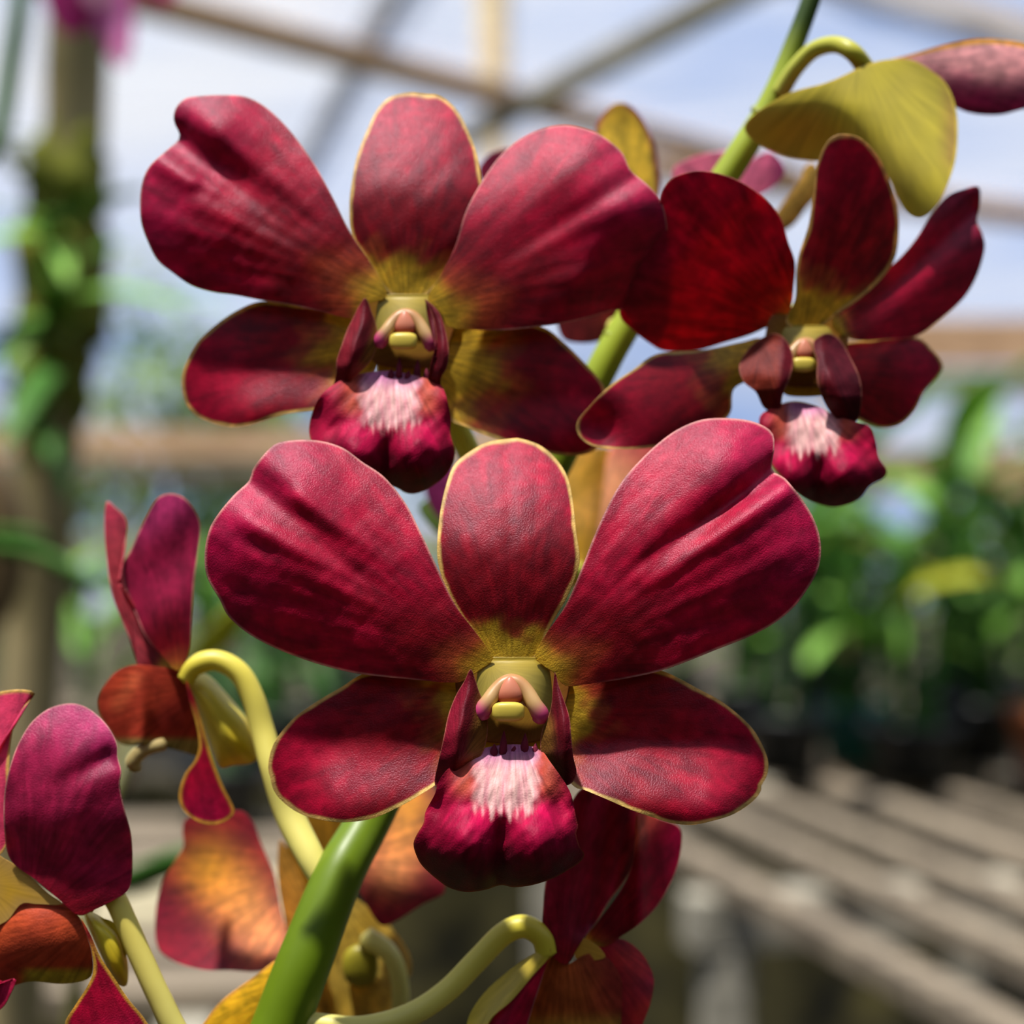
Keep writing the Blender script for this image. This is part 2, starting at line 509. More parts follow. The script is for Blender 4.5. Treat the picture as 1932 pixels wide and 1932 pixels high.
def lip_col(cx, ytop, ybot, half, seed=0.0):
    def f(g):
        v = (g.y - ytop) / (ybot - ytop)
        u = (g.x - cx) / half
        n = wob(g.x, g.y, 0.05, seed); n2 = wob(g.x, g.y, 0.13, seed + 1)
        st = 0.5 * wob(g.x + 0.15 * g.y, g.y * 0.10, 0.19, seed) + 0.5 * wob(g.x - 0.1 * g.y, g.y * 0.08, 0.41, seed + 3)          # fine lengthwise strokes
        c = mix(S(150, 12, 50), S(122, 3, 38), sst(0.42, 0.72, v + 0.08 * n))
        c = mix(c, S(88, 2, 26), sst(0.66, 0.9, v + 0.06 * n))  # shade of the curled-under lower lobe painted into the colour
        c = mix(c, S(180, 8, 70), 0.7 * np.exp(-((v - 0.50) / 0.14) ** 2 - ((np.abs(u) - 0.42) / 0.3) ** 2))
        side = np.exp(-((np.abs(u) - 0.52) / 0.16) ** 2) * (1 - sst(0.28, 0.42, v))
        c = mix(c, S(180, 84, 60), 0.8 * side)
        blot = (1 - sst(0.30, 0.48, np.abs(u) + 0.05 * n2)) * (1 - sst(0.42, 0.54, v + 0.10 * st + 0.02 * n2 + 0.35 * u * u))
        c = mix(c, mix(S(216, 172, 166), S(190, 96, 122), np.clip(0.25 + 0.5 * st, 0, 1)), blot)
        top = blot * (1 - sst(0.02, 0.2, v))
        c = mix(c, S(160, 84, 148), 0.75 * top)
        c = c * (1 + 0.16 * n2 * (1 - blot))[..., None]
        return mix(c, S(150, 70, 40), 0.6 * (1 - sst(1.0, 4, g.e)) * sst(0.35, 0.7, v))
    return f

def lip_relief(cx, ytop, ybot, half, k=1.0, dx=0.0):
    def f(g):
        v = (g.y - ytop) / (ybot - ytop)
        u = (g.x - cx) / half
        h = smooth([0, 0.25, 0.5, 0.7, 0.84, 0.94, 1.02], [-4, -72, -108, -132, -112, -58, 10], v + 0.07 * u * u) * k
        h = h + 55 * k * np.abs(u) ** 3 * sst(0.1, 0.5, v) - 22 * k * np.abs(u) ** 1.5 * (1 - sst(0.1, 0.45, v))
        h = h + 40 * k * np.exp(-(u / 0.14) ** 2) * sst(0.46, 0.68, v)
        h = h - 22 * k * np.exp(-((np.abs(u) - 0.45) / 0.22) ** 2) * sst(0.4, 0.6, v)
        h = h + 6 * k * np.sin(g.x * 0.09 + g.y * 0.03) * sst(0.6, 0.95, g.s)
        return h + 2.5 * wob(g.x, g.y, 0.09)
    return f

def side_lobe(parent, outline, d, fold, hb, near, deep, side, thick=7, outer=S(112, 14, 34), inner=S(110, 76, 30), foot=None):
    """a flap of the lip folded along the curve 'fold': the fold stands nearest the viewer, the inner half runs back into the throat"""
    fy = np.array([p[1] for p in fold], float); fx = np.array([p[0] for p in fold], float)
    def h(g):
        s = (g.x - smooth(fy, fx, g.y)) * side            # positive = towards the throat
        t = np.clip((g.y - fy[0]) / (fy[-1] - fy[0]), 0, 1)
        g.q = s; g.t = t
        w = 5.0
        r = np.sqrt(s * s + w * w) - w
        return hb - near * (0.35 + 0.65 * sst(0, 0.6, t) - 0.45 * sst(0.68, 1.0, t)) + np.where(s > 0, deep * r, 0.8 * deep * r) + 1.5 * wob(g.x, g.y, 0.08)
    def c(g):
        n = wob(g.x, g.y, 0.06)
        k = mix(outer, S(84, 12, 22), sst(-14, 4, g.q + 3 * n))
        k = mix(k, inner, sst(12, 34, g.q + 4 * n))
        if foot is not None:
            k = mix(k, S(190, 74, 50), 0.85 * sst(0.66, 0.9, g.t + 0.04 * n) * sst(-6, 22, g.q))
        return mix(k * (1 + 0.12 * n)[..., None], S(176, 110, 90), 0.5 * (1 - sst(0.8, 3, g.e)))
    return sheet('side_lobe', parent, outline, d, h, col=c, m=90, n=28, thick=thick, mat=M_LIP)

def column(fl, lip, cx, cy, sc, d, hz=0.0, teeth=True, full=True):
    """the column, with anther cap, beak and wings, above the lip's throat"""
    q = lambda pts: [(cx + sc * a, cy + sc * b) for a, b in pts]
    def throat_h(g):
        return hz + 25 - 0.004 / sc * (g.x - cx) ** 2 + 0.1 * (g.y - cy)
    def throat_c(g):
        t = (g.y - cy) / sc
        c = mix(S(176, 152, 72), S(220, 184, 30), sst(70, 110, t))
        return c
    sheet('throat', lip, q([(-50, 44), (-29, 20), (36, 20), (60, 34), (72, 56), (74, 100), (66, 150), (52, 178), (-50, 178), (-62, 135), (-60, 75)]),
          d, throat_h, col=throat_c, mat=M_WAX, m=60, n=14, thick=6)
    sheet('flower_base', fl, q([(-80, -40), (0, -60), (80, -40), (110, 20), (100, 90), (60, 150), (-60, 150), (-96, 90), (-106, 20)]),
          d, lambda g: hz + 22 + 0*g.x, col=lambda g: mix(S(186, 156, 50), S(150, 90, 40), g.s), mat=M_WAX, m=50, n=10, thick=30)
    def col_h(g):
        t = (g.y - cy) / sc / 95.0; u = (g.x - cx) / sc / 62.0
        return hz + sc * (-8 - 34 * np.clip(t, 0, 1.1) + 42 * u * u * (0.15 + 0.85 * np.clip(t, 0, 1)) - 8 * np.sqrt(np.clip(t, 0, 1)))
    def col_c(g):
        t = (g.y - cy) / sc; u = (g.x - cx) / sc
        c = mix(S(170, 146, 52), S(150, 134, 60), sst(0, 40, t))
        r = np.hypot(u / 44.0, (t - 78) / 46.0)
        return mix(c, S(200, 140, 104), 0.85 * (1 - sst(0.6, 1.2, r)))
    cobj = sheet('column', fl, q([(-46, -4), (0, -6), (52, -4), (70, 16), (76, 46), (76, 84), (66, 112), (44, 100), (22, 84), (0, 78), (-22, 84), (-44, 98), (-62, 104), (-66, 70), (-66, 40), (-62, 14)]),
                 d, col_h, col=col_c, mat=M_WAX, m=70, n=18, thick=10)
    dd = d + U * (hz - 46 * sc)
    def wing(tt, x, y):
        e = np.abs(tt - 0.5) * 2
        c = mix(S(176, 128, 84), S(186, 148, 98), sst(0.2, 0.5, e))
        return mix(c, S(186, 60, 112), sst(0.56, 0.78, e))
    r = sc
    tube('column_wing', cobj, [(cx - 54*r, cy + 108*r, dd + U*6*r, 13*r), (cx - 55*r, cy + 96*r, dd + U*2*r, 17*r), (cx - 44*r, cy + 78*r, dd, 15*r), (cx - 30*r, cy + 58*r, dd + U*8*r, 14*r),
                               (cx - 15*r, cy + 44*r, dd + U*14*r, 14*r), (cx, cy + 40*r, dd + U*18*r, 15*r), (cx + 15*r, cy + 44*r, dd + U*14*r, 14*r),
                               (cx + 30*r, cy + 60*r, dd + U*8*r, 14*r), (cx + 44*r, cy + 84*r, dd, 15*r), (cx + 54*r, cy + 102*r, dd + U*2*r, 17*r), (cx + 52*r, cy + 114*r, dd + U*6*r, 13*r)], wing, M_WAX, n=66)
    def beak(g):
        v = g.y / (24 * r)
        return mix(S(196, 120, 92), S(150, 46, 46), sst(-0.1, 0.9, v))
    blob('beak', cobj, cx - 3*r, cy + 58*r, dd + U*4*r, 30*r, 28*r, 20*r, beak, power=2.0, shape=lambda X, Y, H: (X*(0.75 + 0.35*Y/(28*r)), Y, H*(0.8 + 0.3*Y/(28*r))))
    blob('anther_cap', cobj, cx - 6*r, cy + 97*r, dd - U*12*r, 31*r, 19*r, 18*r, S(206, 184, 76), power=3.2)
    if teeth:
        for a, b0, b1, w in ((-16, 176, 133, 8), (24, 178, 138, 9), (-34, 180, 158, 9), (44, 182, 156, 8), (4, 180, 162, 9)):
            dz = d + U * (hz - 34 * sc)
            tube('crest_tooth', lip, [(cx + a*r, cy + b0*r, dz, w*r), (cx + (a + 1)*r, cy + (b0 + b1)/2*r, dz, w*0.8*r), (cx + (a + 2)*r, cy + b1*r, dz, 1.2*r)],
                 S(112, 34, 52), M_LIP, seg=8, n=10)
    return cobj

G_FLOW = 'dark red orchid flowers on the spray'

# ------------------------------------------------------------------ the place: ground, roof, far end
def box_mesh(name, mat, parent, c, half, axes=None):
    """a slightly chamfered timber given centre, half sizes and axes"""
    ax = np.eye(3) if axes is None else np.asarray(axes, float)
    hx, hy, hz = half
    b = min(half) * 0.14
    vs = []
    for sx in (-1, 1):
        for sy in (-1, 1):
            for sz in (-1, 1):
                vs.append((sx*(hx-b), sy*(hy-b), sz*hz)); vs.append((sx*(hx-b), sy*hy, sz*(hz-b))); vs.append((sx*hx, sy*(hy-b), sz*(hz-b)))
    import bmesh
    bm = bmesh.new()
    pts = np.array(vs) @ ax + np.asarray(c, float)
    org = np.array(parent_world(parent)) if parent is not None else np.zeros(3)
    for p in pts - org:
        bm.verts.new(p)
    bmesh.ops.convex_hull(bm, input=bm.verts)
    me = bpy.data.meshes.new(name); bm.to_mesh(me); bm.free()
    me.materials.append(mat)
    ob = bpy.data.objects.new(name, me); COL.objects.link(ob)
    if parent is not None: ob.parent = parent
    return ob

def timber(name, mat, parent, p, q, w, t, up=(0, 0, 1)):
    p = np.asarray(p, float); q = np.asarray(q, float)
    a = q - p; L = np.linalg.norm(a); a /= L
    s = np.cross(a, np.asarray(up, float)); s /= np.linalg.norm(s)
    u = np.cross(s, a)
    return box_mesh(name, mat, parent, (p + q) / 2, (L / 2, w / 2, t / 2), (a, s, u))

# ground with gentle unevenness
gx = np.linspace(-9, 9, 60); gy = np.linspace(-3, 26, 80)
GX, GY = np.meshgrid(gx, gy)
GZ = 0.03 * wob(GX, GY, 1.3) - 0.03
gv = np.stack([GX, GY, GZ], -1).reshape(-1, 3)
gf = [(j*60 + i, j*60 + i + 1, (j+1)*60 + i + 1, (j+1)*60 + i) for j in range(79) for i in range(59)]
ground = link_mesh('floor', gv, gf, M_GROUND)
tag(ground, 'bare earth floor strewn with pale litter under the benches', None, kind='structure')

ROOF = 2.78
rv = []; rf = []
nx, ny = 90, 40
for j in range(ny + 1):
    for i in range(nx + 1):
        x = -7 + 14 * i / nx; y = -2.5 + 14.5 * j / ny
        rv.append((x, y, ROOF - 0.07 + 0.012 * math.sin(x * 11) ))
rf = [(j*(nx+1)+i, j*(nx+1)+i+1, (j+1)*(nx+1)+i+1, (j+1)*(nx+1)+i) for j in range(ny) for i in range(nx)]
roof = link_mesh('ceiling', rv, rf, M_ROOF)
tag(roof, 'pale translucent shade sheeting stretched over the timber roof frame', None, kind='structure')

def roofpt(px, py, z=0.0):
    d = (ROOF + z - CAMZ) / ((966 - py) * K)
    return P(px, py, d)
timber('roof_beam', M_TAN, roof, roofpt(-150, -110, -0.15), roofpt(1500, 330, -0.15), 0.08, 0.06)
timber('roof_beam', M_GREYBEAM, roof, roofpt(1640, -150, -0.22), roofpt(860, 268, -0.22), 0.07, 0.05)
timber('roof_beam', M_BATTEN, roof, roofpt(922, -150), roofpt(934, 330), 0.085, 0.012)
timber('roof_beam', M_BATTEN2, roof, roofpt(790, -110), roofpt(560, 330), 0.08, 0.012)
timber('roof_beam', M_TAN, roof, roofpt(1300, -150), roofpt(2300, 190), 0.11, 0.07)
timber('roof_beam', M_TAN, roof, roofpt(1000, 290, -0.15), roofpt(2200, 440, -0.15), 0.12, 0.07)

# unseen cloth screens, added to cut the fill light on the flowers
def cloth(name, p, q, label):
    p = np.array(p, float); q = np.array(q, float)
    vs = []; fs = []; nn = 60
    dirv = (q - p) / np.linalg.norm(q - p); nrm = np.array([-dirv[1], dirv[0], 0])
    for i in range(nn + 1):
        c = p + (q - p) * i / nn + nrm * 0.03 * math.sin(i * 1.3)
        vs += [(c[0], c[1], -0.02), (c[0], c[1], ROOF * 0.5), (c[0], c[1], ROOF - 0.05)]
    for i in range(nn):
        for j in range(2): fs.append((i*3+j, (i+1)*3+j, (i+1)*3+j+1, i*3+j+1))
    return tag(link_mesh(name, vs, fs, M_CLOTH), label, None, kind='structure')
M_CLOTH = noise_mat('fill_screen_cloth', S(30, 48, 34), S(52, 76, 54), scale=12, stretch=(1, 1, 5), rough=0.9)
cloth('fill_screen_left', (-3.7, -2.4, 0), (-3.7, 8.2, 0), 'dark green cloth screen out of view at the left, added to cut fill light')
cloth('fill_screen_right', (3.7, 8.2, 0), (3.7, -2.4, 0), 'dark green cloth screen out of view at the right, added to cut fill light')
cloth('fill_screen_rear', (3.7, -2.4, 0), (-3.7, -2.4, 0), 'dark green cloth screen behind the viewer, added to cut fill light')

# far end of the shade house: rails on posts
WB = 8.0
wall = bpy.data.objects.new('wall_back', None); COL.objects.link(wall); wall.location = (0, WB, 0)
tag(wall, 'open far end of the shade house with horizontal timber rails', None, kind='structure')
def rail(y0, y1, mat, px0=-300, px1=2300, d=WB, tilt=0):
    p = P(px0, (y0 + y1) / 2, d); q = P(px1, (y0 + y1) / 2 + tilt, d)
    timber('rail', mat, wall, p, q, 0.04, (y1 - y0) * K * d)
rail(600, 690, M_TAN, 1480, 2400)
rail(700, 745, M_PALE, 1480, 2400)
rail(812, 862, M_TAN, -300, 1000)
rail(850, 930, M_TAN, 1000, 2400)
rail(872, 905, M_WOOD, -300, 1000)
rail(1010, 1050, M_PALE, -300, 2400)
for px, m_ in ((-120, M_TAN), (690, M_WOOD), (1590, M_TAN), (2120, M_TAN)):
    p = P(px, 966, WB - 0.06)
    timber('post', m_, wall, (p[0], p[1], 0.0), (p[0], p[1], ROOF), 0.10, 0.10, up=(0, 1, 0))

# ------------------------------------------------------------------ shrubs and trees beyond
def shrub(name, px, d, width, z0, z1, label, mat, n=900, leaf=0.10, seed=1):
    r = np.random.default_rng(seed)
    X0 = (px - 966) * K * d
    root = thing(name, (X0, d, 0), label, 'tree' if z1 > 2.2 else 'shrub', 'greenery beyond the shade house')
    ctr = np.array([X0, d, (z0 + z1) / 2])
    lob = r.normal(size=(9, 3)); lob /= np.linalg.norm(lob, axis=1, keepdims=True)
    lc = ctr + lob * np.array([width * 0.33, width * 0.2, (z1 - z0) * 0.33])
    vs = []; fs = []
    for i in range(n):
        c = lc[r.integers(9)]
        v = r.normal(size=3); v /= np.linalg.norm(v)
        p = c + v * r.uniform(0.5, 1.0) * np.array([width, width * 0.7, z1 - z0]) * 0.26
        a = r.normal(size=3); a[2] -= 0.4; a /= np.linalg.norm(a)
        b = np.cross(a, r.normal(size=3)); b /= np.linalg.norm(b)
        cc = np.cross(a, b)
        L = leaf * r.uniform(0.7, 1.4); w = L * 0.28
        k = len(vs)
        vs += [p, p + a*L*0.5 + b*w + cc*w*0.3, p + a*L, p + a*L*0.5 - b*w + cc*w*0.3, p + a*L*0.5 - cc*w*0.1]
        fs += [(k, k+1, k+4), (k+1, k+2, k+4), (k+2, k+3, k+4), (k+3, k, k+4)]
    fo = link_mesh('foliage', vs, fs, mat, root)
    fo['kind'] = 'stuff'
    # trunk with two limbs
    def limb(p0, p1, r0, r1):
        p0 = np.array(p0); p1 = np.array(p1)
        a = p1 - p0; a = a / np.linalg.norm(a)
        s = np.cross(a, [0.3, 1, 0.1]); s /= np.linalg.norm(s); t = np.cross(a, s)
        vs = []; fs = []
        for c, rr in ((p0, r0), ((p0+p1)/2 + s*r0*0.6, (r0+r1)/2), (p1, r1)):
            for i in range(8):
                th = i/8*6.2832
                vs.append(c + rr*(math.cos(th)*s + math.sin(th)*t))
        for j in range(2):
            for i in range(8): fs.append((j*8+i, j*8+(i+1) % 8, (j+1)*8+(i+1) % 8, (j+1)*8+i))
        link_mesh('stem', vs, fs, M_BARK, root)
    limb((X0, d, 0), (X0 + 0.05, d, ctr[2]), 0.05, 0.03)
    limb((X0, d, ctr[2]*0.6), (X0 + width*0.25, d, ctr[2] + 0.2), 0.03, 0.015)
    return root

shrub('garden_tree', 240, 10.5, 1.7, 0.9, 3.0, 'pale green tree beyond the rails at the left, beside the mossy post', M_BUSH, 1100, 0.13, 3)
shrub('garden_tree', 480, 14.0, 2.0, 0.5, 2.5, 'olive green tree behind the upper left flower, left of the centre', M_BUSHD, 1000, 0.13, 4)
shrub('garden_shrub', -160, 9.6, 1.0, 0.2, 2.0, 'dark leafy shrub beyond the rails at the far left edge', M_BUSHD, 900, 0.12, 5)
shrub('garden_tree', 1060, 11.0, 1.7, 0.3, 2.4, 'broad dull green tree hidden behind the middle flowers', M_BUSHD, 1000, 0.14, 6)
shrub('garden_shrub', 1600, 11.6, 1.5, 0.2, 1.75, 'grey green shrub beyond the brown rail right of centre', M_BUSHD, 900, 0.12, 7)
shrub('garden_shrub', 1960, 9.4, 1.3, 0.3, 2.05, 'bright green shrub beyond the brown rail at the right edge', M_BUSH, 900, 0.12, 8)

# ------------------------------------------------------------------ benches
BZ = 1.09
def bench_pt(px, py, z=BZ):
    d = (CAMZ - z) / ((py - 966) * K)
    return P(px, py, d)
b0 = bench_pt(1290, 1590); b1 = bench_pt(1932, 1932)
bdir = (b1 - b0); bdir[2] = 0; bdir /= np.linalg.norm(bdir)
bside = np.array([-bdir[1], bdir[0], 0.0])
if bside[0] < 0: bside = -bside
bench = thing('slatted_bench', (0.55, 1.7, 0), 'grey wooden slatted plant bench with wide gaps, lower right', 'bench')
for i, off in enumerate((0.0, 0.12, 0.225, 0.35, 0.47, 0.60)):
    c0 = b0 + bside * off - bdir * (0.75 + 0.04 * math.sin(i * 2.3)); c1 = b1 + bside * off + bdir * 0.5
    c0[2] = c1[2] = BZ - 0.014
    timber('slat', M_WOOD, bench, c0, c1, 0.029 if i != 3 else 0.044, 0.026)
for t in (-0.55, 0.12, 0.85):
    m0 = b0 + bdir * t - bside * 0.04; m1 = b0 + bdir * t + bside * 0.68
    m0[2] = m1[2] = BZ - 0.027 - 0.03
    timber('crossbar', M_GREYBEAM, bench, m0, m1, 0.05, 0.058)
    for m_ in (m0 + bside * 0.04, m1 - bside * 0.04):
        timber('leg', M_GREYBEAM, bench, (m_[0], m_[1], 0), (m_[0], m_[1], BZ - 0.087), 0.05, 0.05, up=(0, 1, 0))

lbench = thing('slatted_bench', (-0.6, 2.3, 0), 'sunlit pale wooden plant bench behind the left flowers', 'bench')
for i in range(7):
    y = 1.66 + i * 0.145
    timber('slat', M_PALE if i in (2, 3) else M_WOOD, lbench, (-1.15, y, BZ - 0.10), (-0.22, y + 0.05, BZ - 0.10), 0.095, 0.024)
for x in (-1.05, -0.30):
    timber('crossbar', M_GREYBEAM, lbench, (x, 1.58, BZ - 0.143), (x, 2.62, BZ - 0.143), 0.05, 0.06)
    for y in (1.66, 2.54):
        timber('leg', M_GREYBEAM, lbench, (x, y, 0), (x, y, BZ - 0.173), 0.05, 0.05, up=(0, 1, 0))

# ------------------------------------------------------------------ pots and potted orchids
def lathe(name, parent, mat, loc, prof, seg=28):
    vs = []; fs = []
    for r, z in prof:
        for i in range(seg):
            th = i / seg * 6.28318
            vs.append((loc[0] + r*math.cos(th), loc[1] + r*math.sin(th), loc[2] + z))
    for j in range(len(prof) - 1):
        for i in range(seg):
            fs.append((j*seg+i, j*seg+(i+1) % seg, (j+1)*seg+(i+1) % seg, (j+1)*seg+i))
    fs.append(tuple(reversed(range(seg))))
    return link_mesh(name, vs, fs, mat, parent)

def blade_mesh(name, L, w, droop, fold=0.18, n=14):
    """strap leaf growing along +X from the origin, arching down"""
    vs = []; fs = []
    for j in range(n + 1):
        t = j / n
        x = L * (t - 0.12 * droop * t * t); z = L * (0.25 * t * (1 - t) - 0.45 * droop * t * t)
        ww = w * 0.5 * (0.45 + 0.55 * math.sin(min(1, t * 1.9) * math.pi / 2)) * math.sqrt(max(0.0, 1 - t ** 5))
        for s, f in ((-1, 1), (-0.5, 0.45), (0, 0), (0.5, 0.45), (1, 1)):
            vs.append((x, s * ww, z + fold * ww * f))
    for j in range(n):
        for i in range(4):
            fs.append((j*5+i, (j+1)*5+i, (j+1)*5+i+1, j*5+i+1))
    k = len(vs)
    vs += [(a, b, c - 0.0015) for a, b, c in vs[:k]]
    fs += [tuple(reversed([q + k for q in f])) for f in fs[:]]
    for j in range(n):
        fs += [(j*5, j*5 + k, (j+1)*5 + k, (j+1)*5), (j*5+4, (j+1)*5+4, (j+1)*5+4+k, j*5+4+k)]
    me = bpy.data.meshes.new(name)
    me.from_pydata(vs, [], fs)
    me.polygons.foreach_set('use_smooth', np.ones(len(me.polygons), bool))
    me.update()
    return me

BLADES = {}
def blade(kind, matkey):
    key = (kind, matkey)
    if key not in BLADES:
        L, w, dr = ((0.16, 0.030, 0.25), (0.20, 0.034, 0.6), (0.13, 0.036, 0.45), (0.24, 0.030, 0.9))[kind]
        me = blade_mesh('leaf', L, w, dr)
        me.materials.append({'g': M_LEAF, 'd': M_LEAFD, 'y': M_LEAFY}[matkey])
        BLADES[key] = me
    return BLADES[key]

def potted(loc, r, h, label, nl=8, potmat=None, mats='ggd', seed=1, scale=1.0, cane=True):
    rg = np.random.default_rng(seed)
    root = thing('potted_orchid', loc, label, 'potted plant', 'potted orchids on the benches')
    lathe('pot', root, potmat or M_POT, loc, ((r*0.72, 0), (r*0.94, h*0.8), (r*0.95, h*0.82), (r*1.06, h*0.82), (r*1.06, h), (r*0.96, h), (r*0.92, h*0.86), (0.004, h*0.88)))
    ncane = 3 if cane else 1
    li = 0
    for c in range(ncane):
        ang = rg.uniform(0, 6.28); rr = r * 0.35
        p0 = np.array(loc) + np.array([math.cos(ang)*rr, math.sin(ang)*rr, h*0.85])
        hh = rg.uniform(0.12, 0.24) * scale
        p1 = p0 + np.array([rg.normal()*0.03, rg.normal()*0.03, hh])
        vs = []; fs = []
        for j in range(9):
            t = j / 8; cc = p0*(1-t) + p1*t
            rad = 0.008 * scale * (1 + 0.18*math.cos(j*math.pi)) * (1 - 0.4*t)
            for i in range(8):
                th = i/8*6.2832; vs.append(cc + rad*np.array([math.cos(th), math.sin(th), 0]))
        for j in range(8):
            for i in range(8): fs.append((j*8+i, j*8+(i+1) % 8, (j+1)*8+(i+1) % 8, (j+1)*8+i))
        fs.append(tuple(range(64, 72)))
        link_mesh('cane', vs, fs, M_LEAFD, root)
        k = max(2, nl // ncane)
        for j in range(k):
            t = 0.35 + 0.62 * j / max(1, k - 1)
            pos = p0*(1-t) + p1*t
            me = blade(int(rg.integers(4)), mats[int(rg.integers(len(mats)))])
            o = bpy.data.objects.new('leaf', me); COL.objects.link(o); o.parent = root
            o.location = Vector(pos - np.array(loc))
            o.rotation_euler = (rg.normal()*0.25, -rg.uniform(0.2, 1.25), j*2.4 + rg.normal()*0.4 + c)
            o.scale = (scale,)*3
            li += 1
    return root

fbench = thing('slatted_bench', (0, 4.4, 0), 'long dark plant bench farther back, running across behind all the flowers', 'bench')
for i in range(5):
    y = 4.1 + i * 0.15
    timber('slat', M_WOOD, fbench, (-1.75, y, 0.93), (1.75, y, 0.93), 0.09, 0.024)
for x in (-1.6, -0.5, 0.6, 1.6):
    timber('crossbar', M_GREYBEAM, fbench, (x, 4.02, 0.887), (x, 4.78, 0.887), 0.05, 0.06)
    for y in (4.1, 4.7):
        timber('leg', M_GREYBEAM, fbench, (x, y, 0), (x, y, 0.857), 0.05, 0.05, up=(0, 1, 0))
M_SHADE_BACKING = noise_mat('painted_shade_cloth', S(14, 15, 9), S(74, 68, 36), scale=9, rough=0.95, bump_s=0.4)  # added sheet, coloured dark to stand in for shade under the benches
sv = []; sf = []
for i in range(91):
    x = -1.75 + 3.5*i/90
    for z in (0.0, 0.45, 0.84): sv.append((x, 4.03 + 0.02*math.sin(i*0.9) + 0.01*math.sin(i*2.3 + z*4), z))
for i in range(90):
    for j in range(2): sf.append((i*3+j, (i+1)*3+j, (i+1)*3+j+1, i*3+j+1))
link_mesh('shade_backing', sv, sf, M_SHADE_BACKING, fbench)
FAR_LABEL = ['leftmost of the row', 'second from the left', 'third from the left', 'middle of the row', 'third from the right', 'second from the right', 'rightmost of the row']
for i in range(7):
    potted((-1.17 + i * 0.39, 4.25 + 0.25 * (i % 2), 0.942), 0.08, 0.12, 'big leafy orchid in a dark pot on the far bench, ' + FAR_LABEL[i], 18, M_POT, ('gdg', 'dgd', 'ddg', 'ggd')[i % 4], 60 + i, 1.5)
def onbench(px, py): 
    p = bench_pt(px, py); return (p[0], p[1], BZ)
potted(onbench(1405, 1405), 0.055, 0.09, 'small black pot with dark leaves close behind the right petal of the front flower', 12, M_POT, 'dgd', 18, 1.4)
potted(onbench(1480, 1462), 0.055, 0.085, 'small black pot with spreading leaves at the far left end of the bench', 9, M_POT, 'gdd', 11, 1.3)
potted(onbench(1610, 1440), 0.055, 0.085, 'teal pot with pale strap leaves on the bench', 9, M_TEAL, 'ggg', 12, 1.3)
potted(onbench(1725, 1475), 0.065, 0.08, 'wide black pot with yellowing leaves beside the teal pot', 10, M_POT, 'gggy', 13, 1.3)
potted(onbench(1850, 1440), 0.06, 0.09, 'black pot with tall bright green leaves near the right edge', 10, M_POT, 'ggg', 14, 1.5)
potted(onbench(1990, 1475), 0.06, 0.10, 'brown clay pot cut off by the right edge of the picture', 10, M_CLAY, 'gdg', 15, 1.4)
potted(onbench(1560, 1385), 0.06, 0.10, 'dark pot with upright leaves behind the teal pot', 10, M_POT, 'dgd', 16, 1.5)
potted(onbench(1790, 1385), 0.06, 0.10, 'dark pot with arching leaves behind the yellowing plant', 10, M_POT, 'dgg', 17, 1.5)
def onleft(px, py):
    z = BZ - 0.088
    d = (CAMZ - z) / ((py - 966) * K); p = P(px, py, d); return (p[0], p[1], z)
potted(onleft(420, 1560), 0.06, 0.09, 'black pot with dark leaves on the pale bench, behind the yellow flower spur', 8, M_POT, 'ddg', 21)
potted(onleft(640, 1540), 0.065, 0.10, 'black pot with dark leaves behind the lower left sepal of the front flower', 10, M_POT, 'ddg', 22, 1.2)
potted(onleft(190, 1480), 0.06, 0.10, 'clay pot with green leaves on the pale bench near the leaning post', 9, M_CLAY, 'dgg', 23, 1.1)
potted(onleft(520, 1450), 0.06, 0.10, 'far dark pot with long leaves on the pale bench, under the front left petal', 10, M_POT, 'dgg', 24, 1.3)

# leaning mossy post on the left with clumps tied to it
tp = P(158, -120, 1.40); bt = P(46, 1560, 1.46)
lean = (bt - tp) / (bt[2] - tp[2])
top = tp + lean * (ROOF - tp[2]); bot = tp + lean * (0.0 - tp[2])
def post_mesh():
    vs = []; fs = []; n = 60; seg = 14
    for j in range(n + 1):
        t = j / n; c = bot*(1-t) + top*t
        for i in range(seg):
            th = i/seg*6.2832
            r = 0.0255 * (1 + 0.08*math.sin(3*th + j*0.35) + 0.06*math.sin(j*1.7 + th))
            vs.append((c[0] + r*math.cos(th), c[1] + r*math.sin(th), c[2]))
    for j in range(n):
        for i in range(seg): fs.append((j*seg+i, j*seg+(i+1) % seg, (j+1)*seg+(i+1) % seg, (j+1)*seg+i))
    return vs, fs
post = thing('mossy_post', bot, 'leaning bark covered wooden post with moss at the left', 'post')
link_mesh('trunk', *post_mesh(), M_BARK, post)

def moss_clump(px, py, d, rx, rz, seed, parent, name='moss'):
    r = np.random.default_rng(seed)
    c = P(px, py, d); vs = []; fs = []
    rings, seg = 12, 18
    for j in range(rings + 1):
        ph = math.pi*j/rings
        for i in range(seg):
            th = i/seg*6.2832
            q = 1 + 0.18*math.sin(4*th + 3*ph + seed) + 0.12*math.sin(7*ph - 2*th)
            vs.append((c[0] + rx*q*math.sin(ph)*math.cos(th), c[1] + rx*q*math.sin(ph)*math.sin(th), c[2] + rz*q*math.cos(ph)))
    for j in range(rings):
        for i in range(seg): fs.append((j*seg+i, j*seg+(i+1) % seg, (j+1)*seg+(i+1) % seg, (j+1)*seg+i))
    return link_mesh(name, vs, fs, M_MOSS, parent)
moss_clump(128, 330, 1.41, 0.031, 0.048, 1, post)
moss_clump(118, 520, 1.42, 0.034, 0.088, 2, post)
moss_clump(98, 720, 1.43, 0.031, 0.055, 3, post)

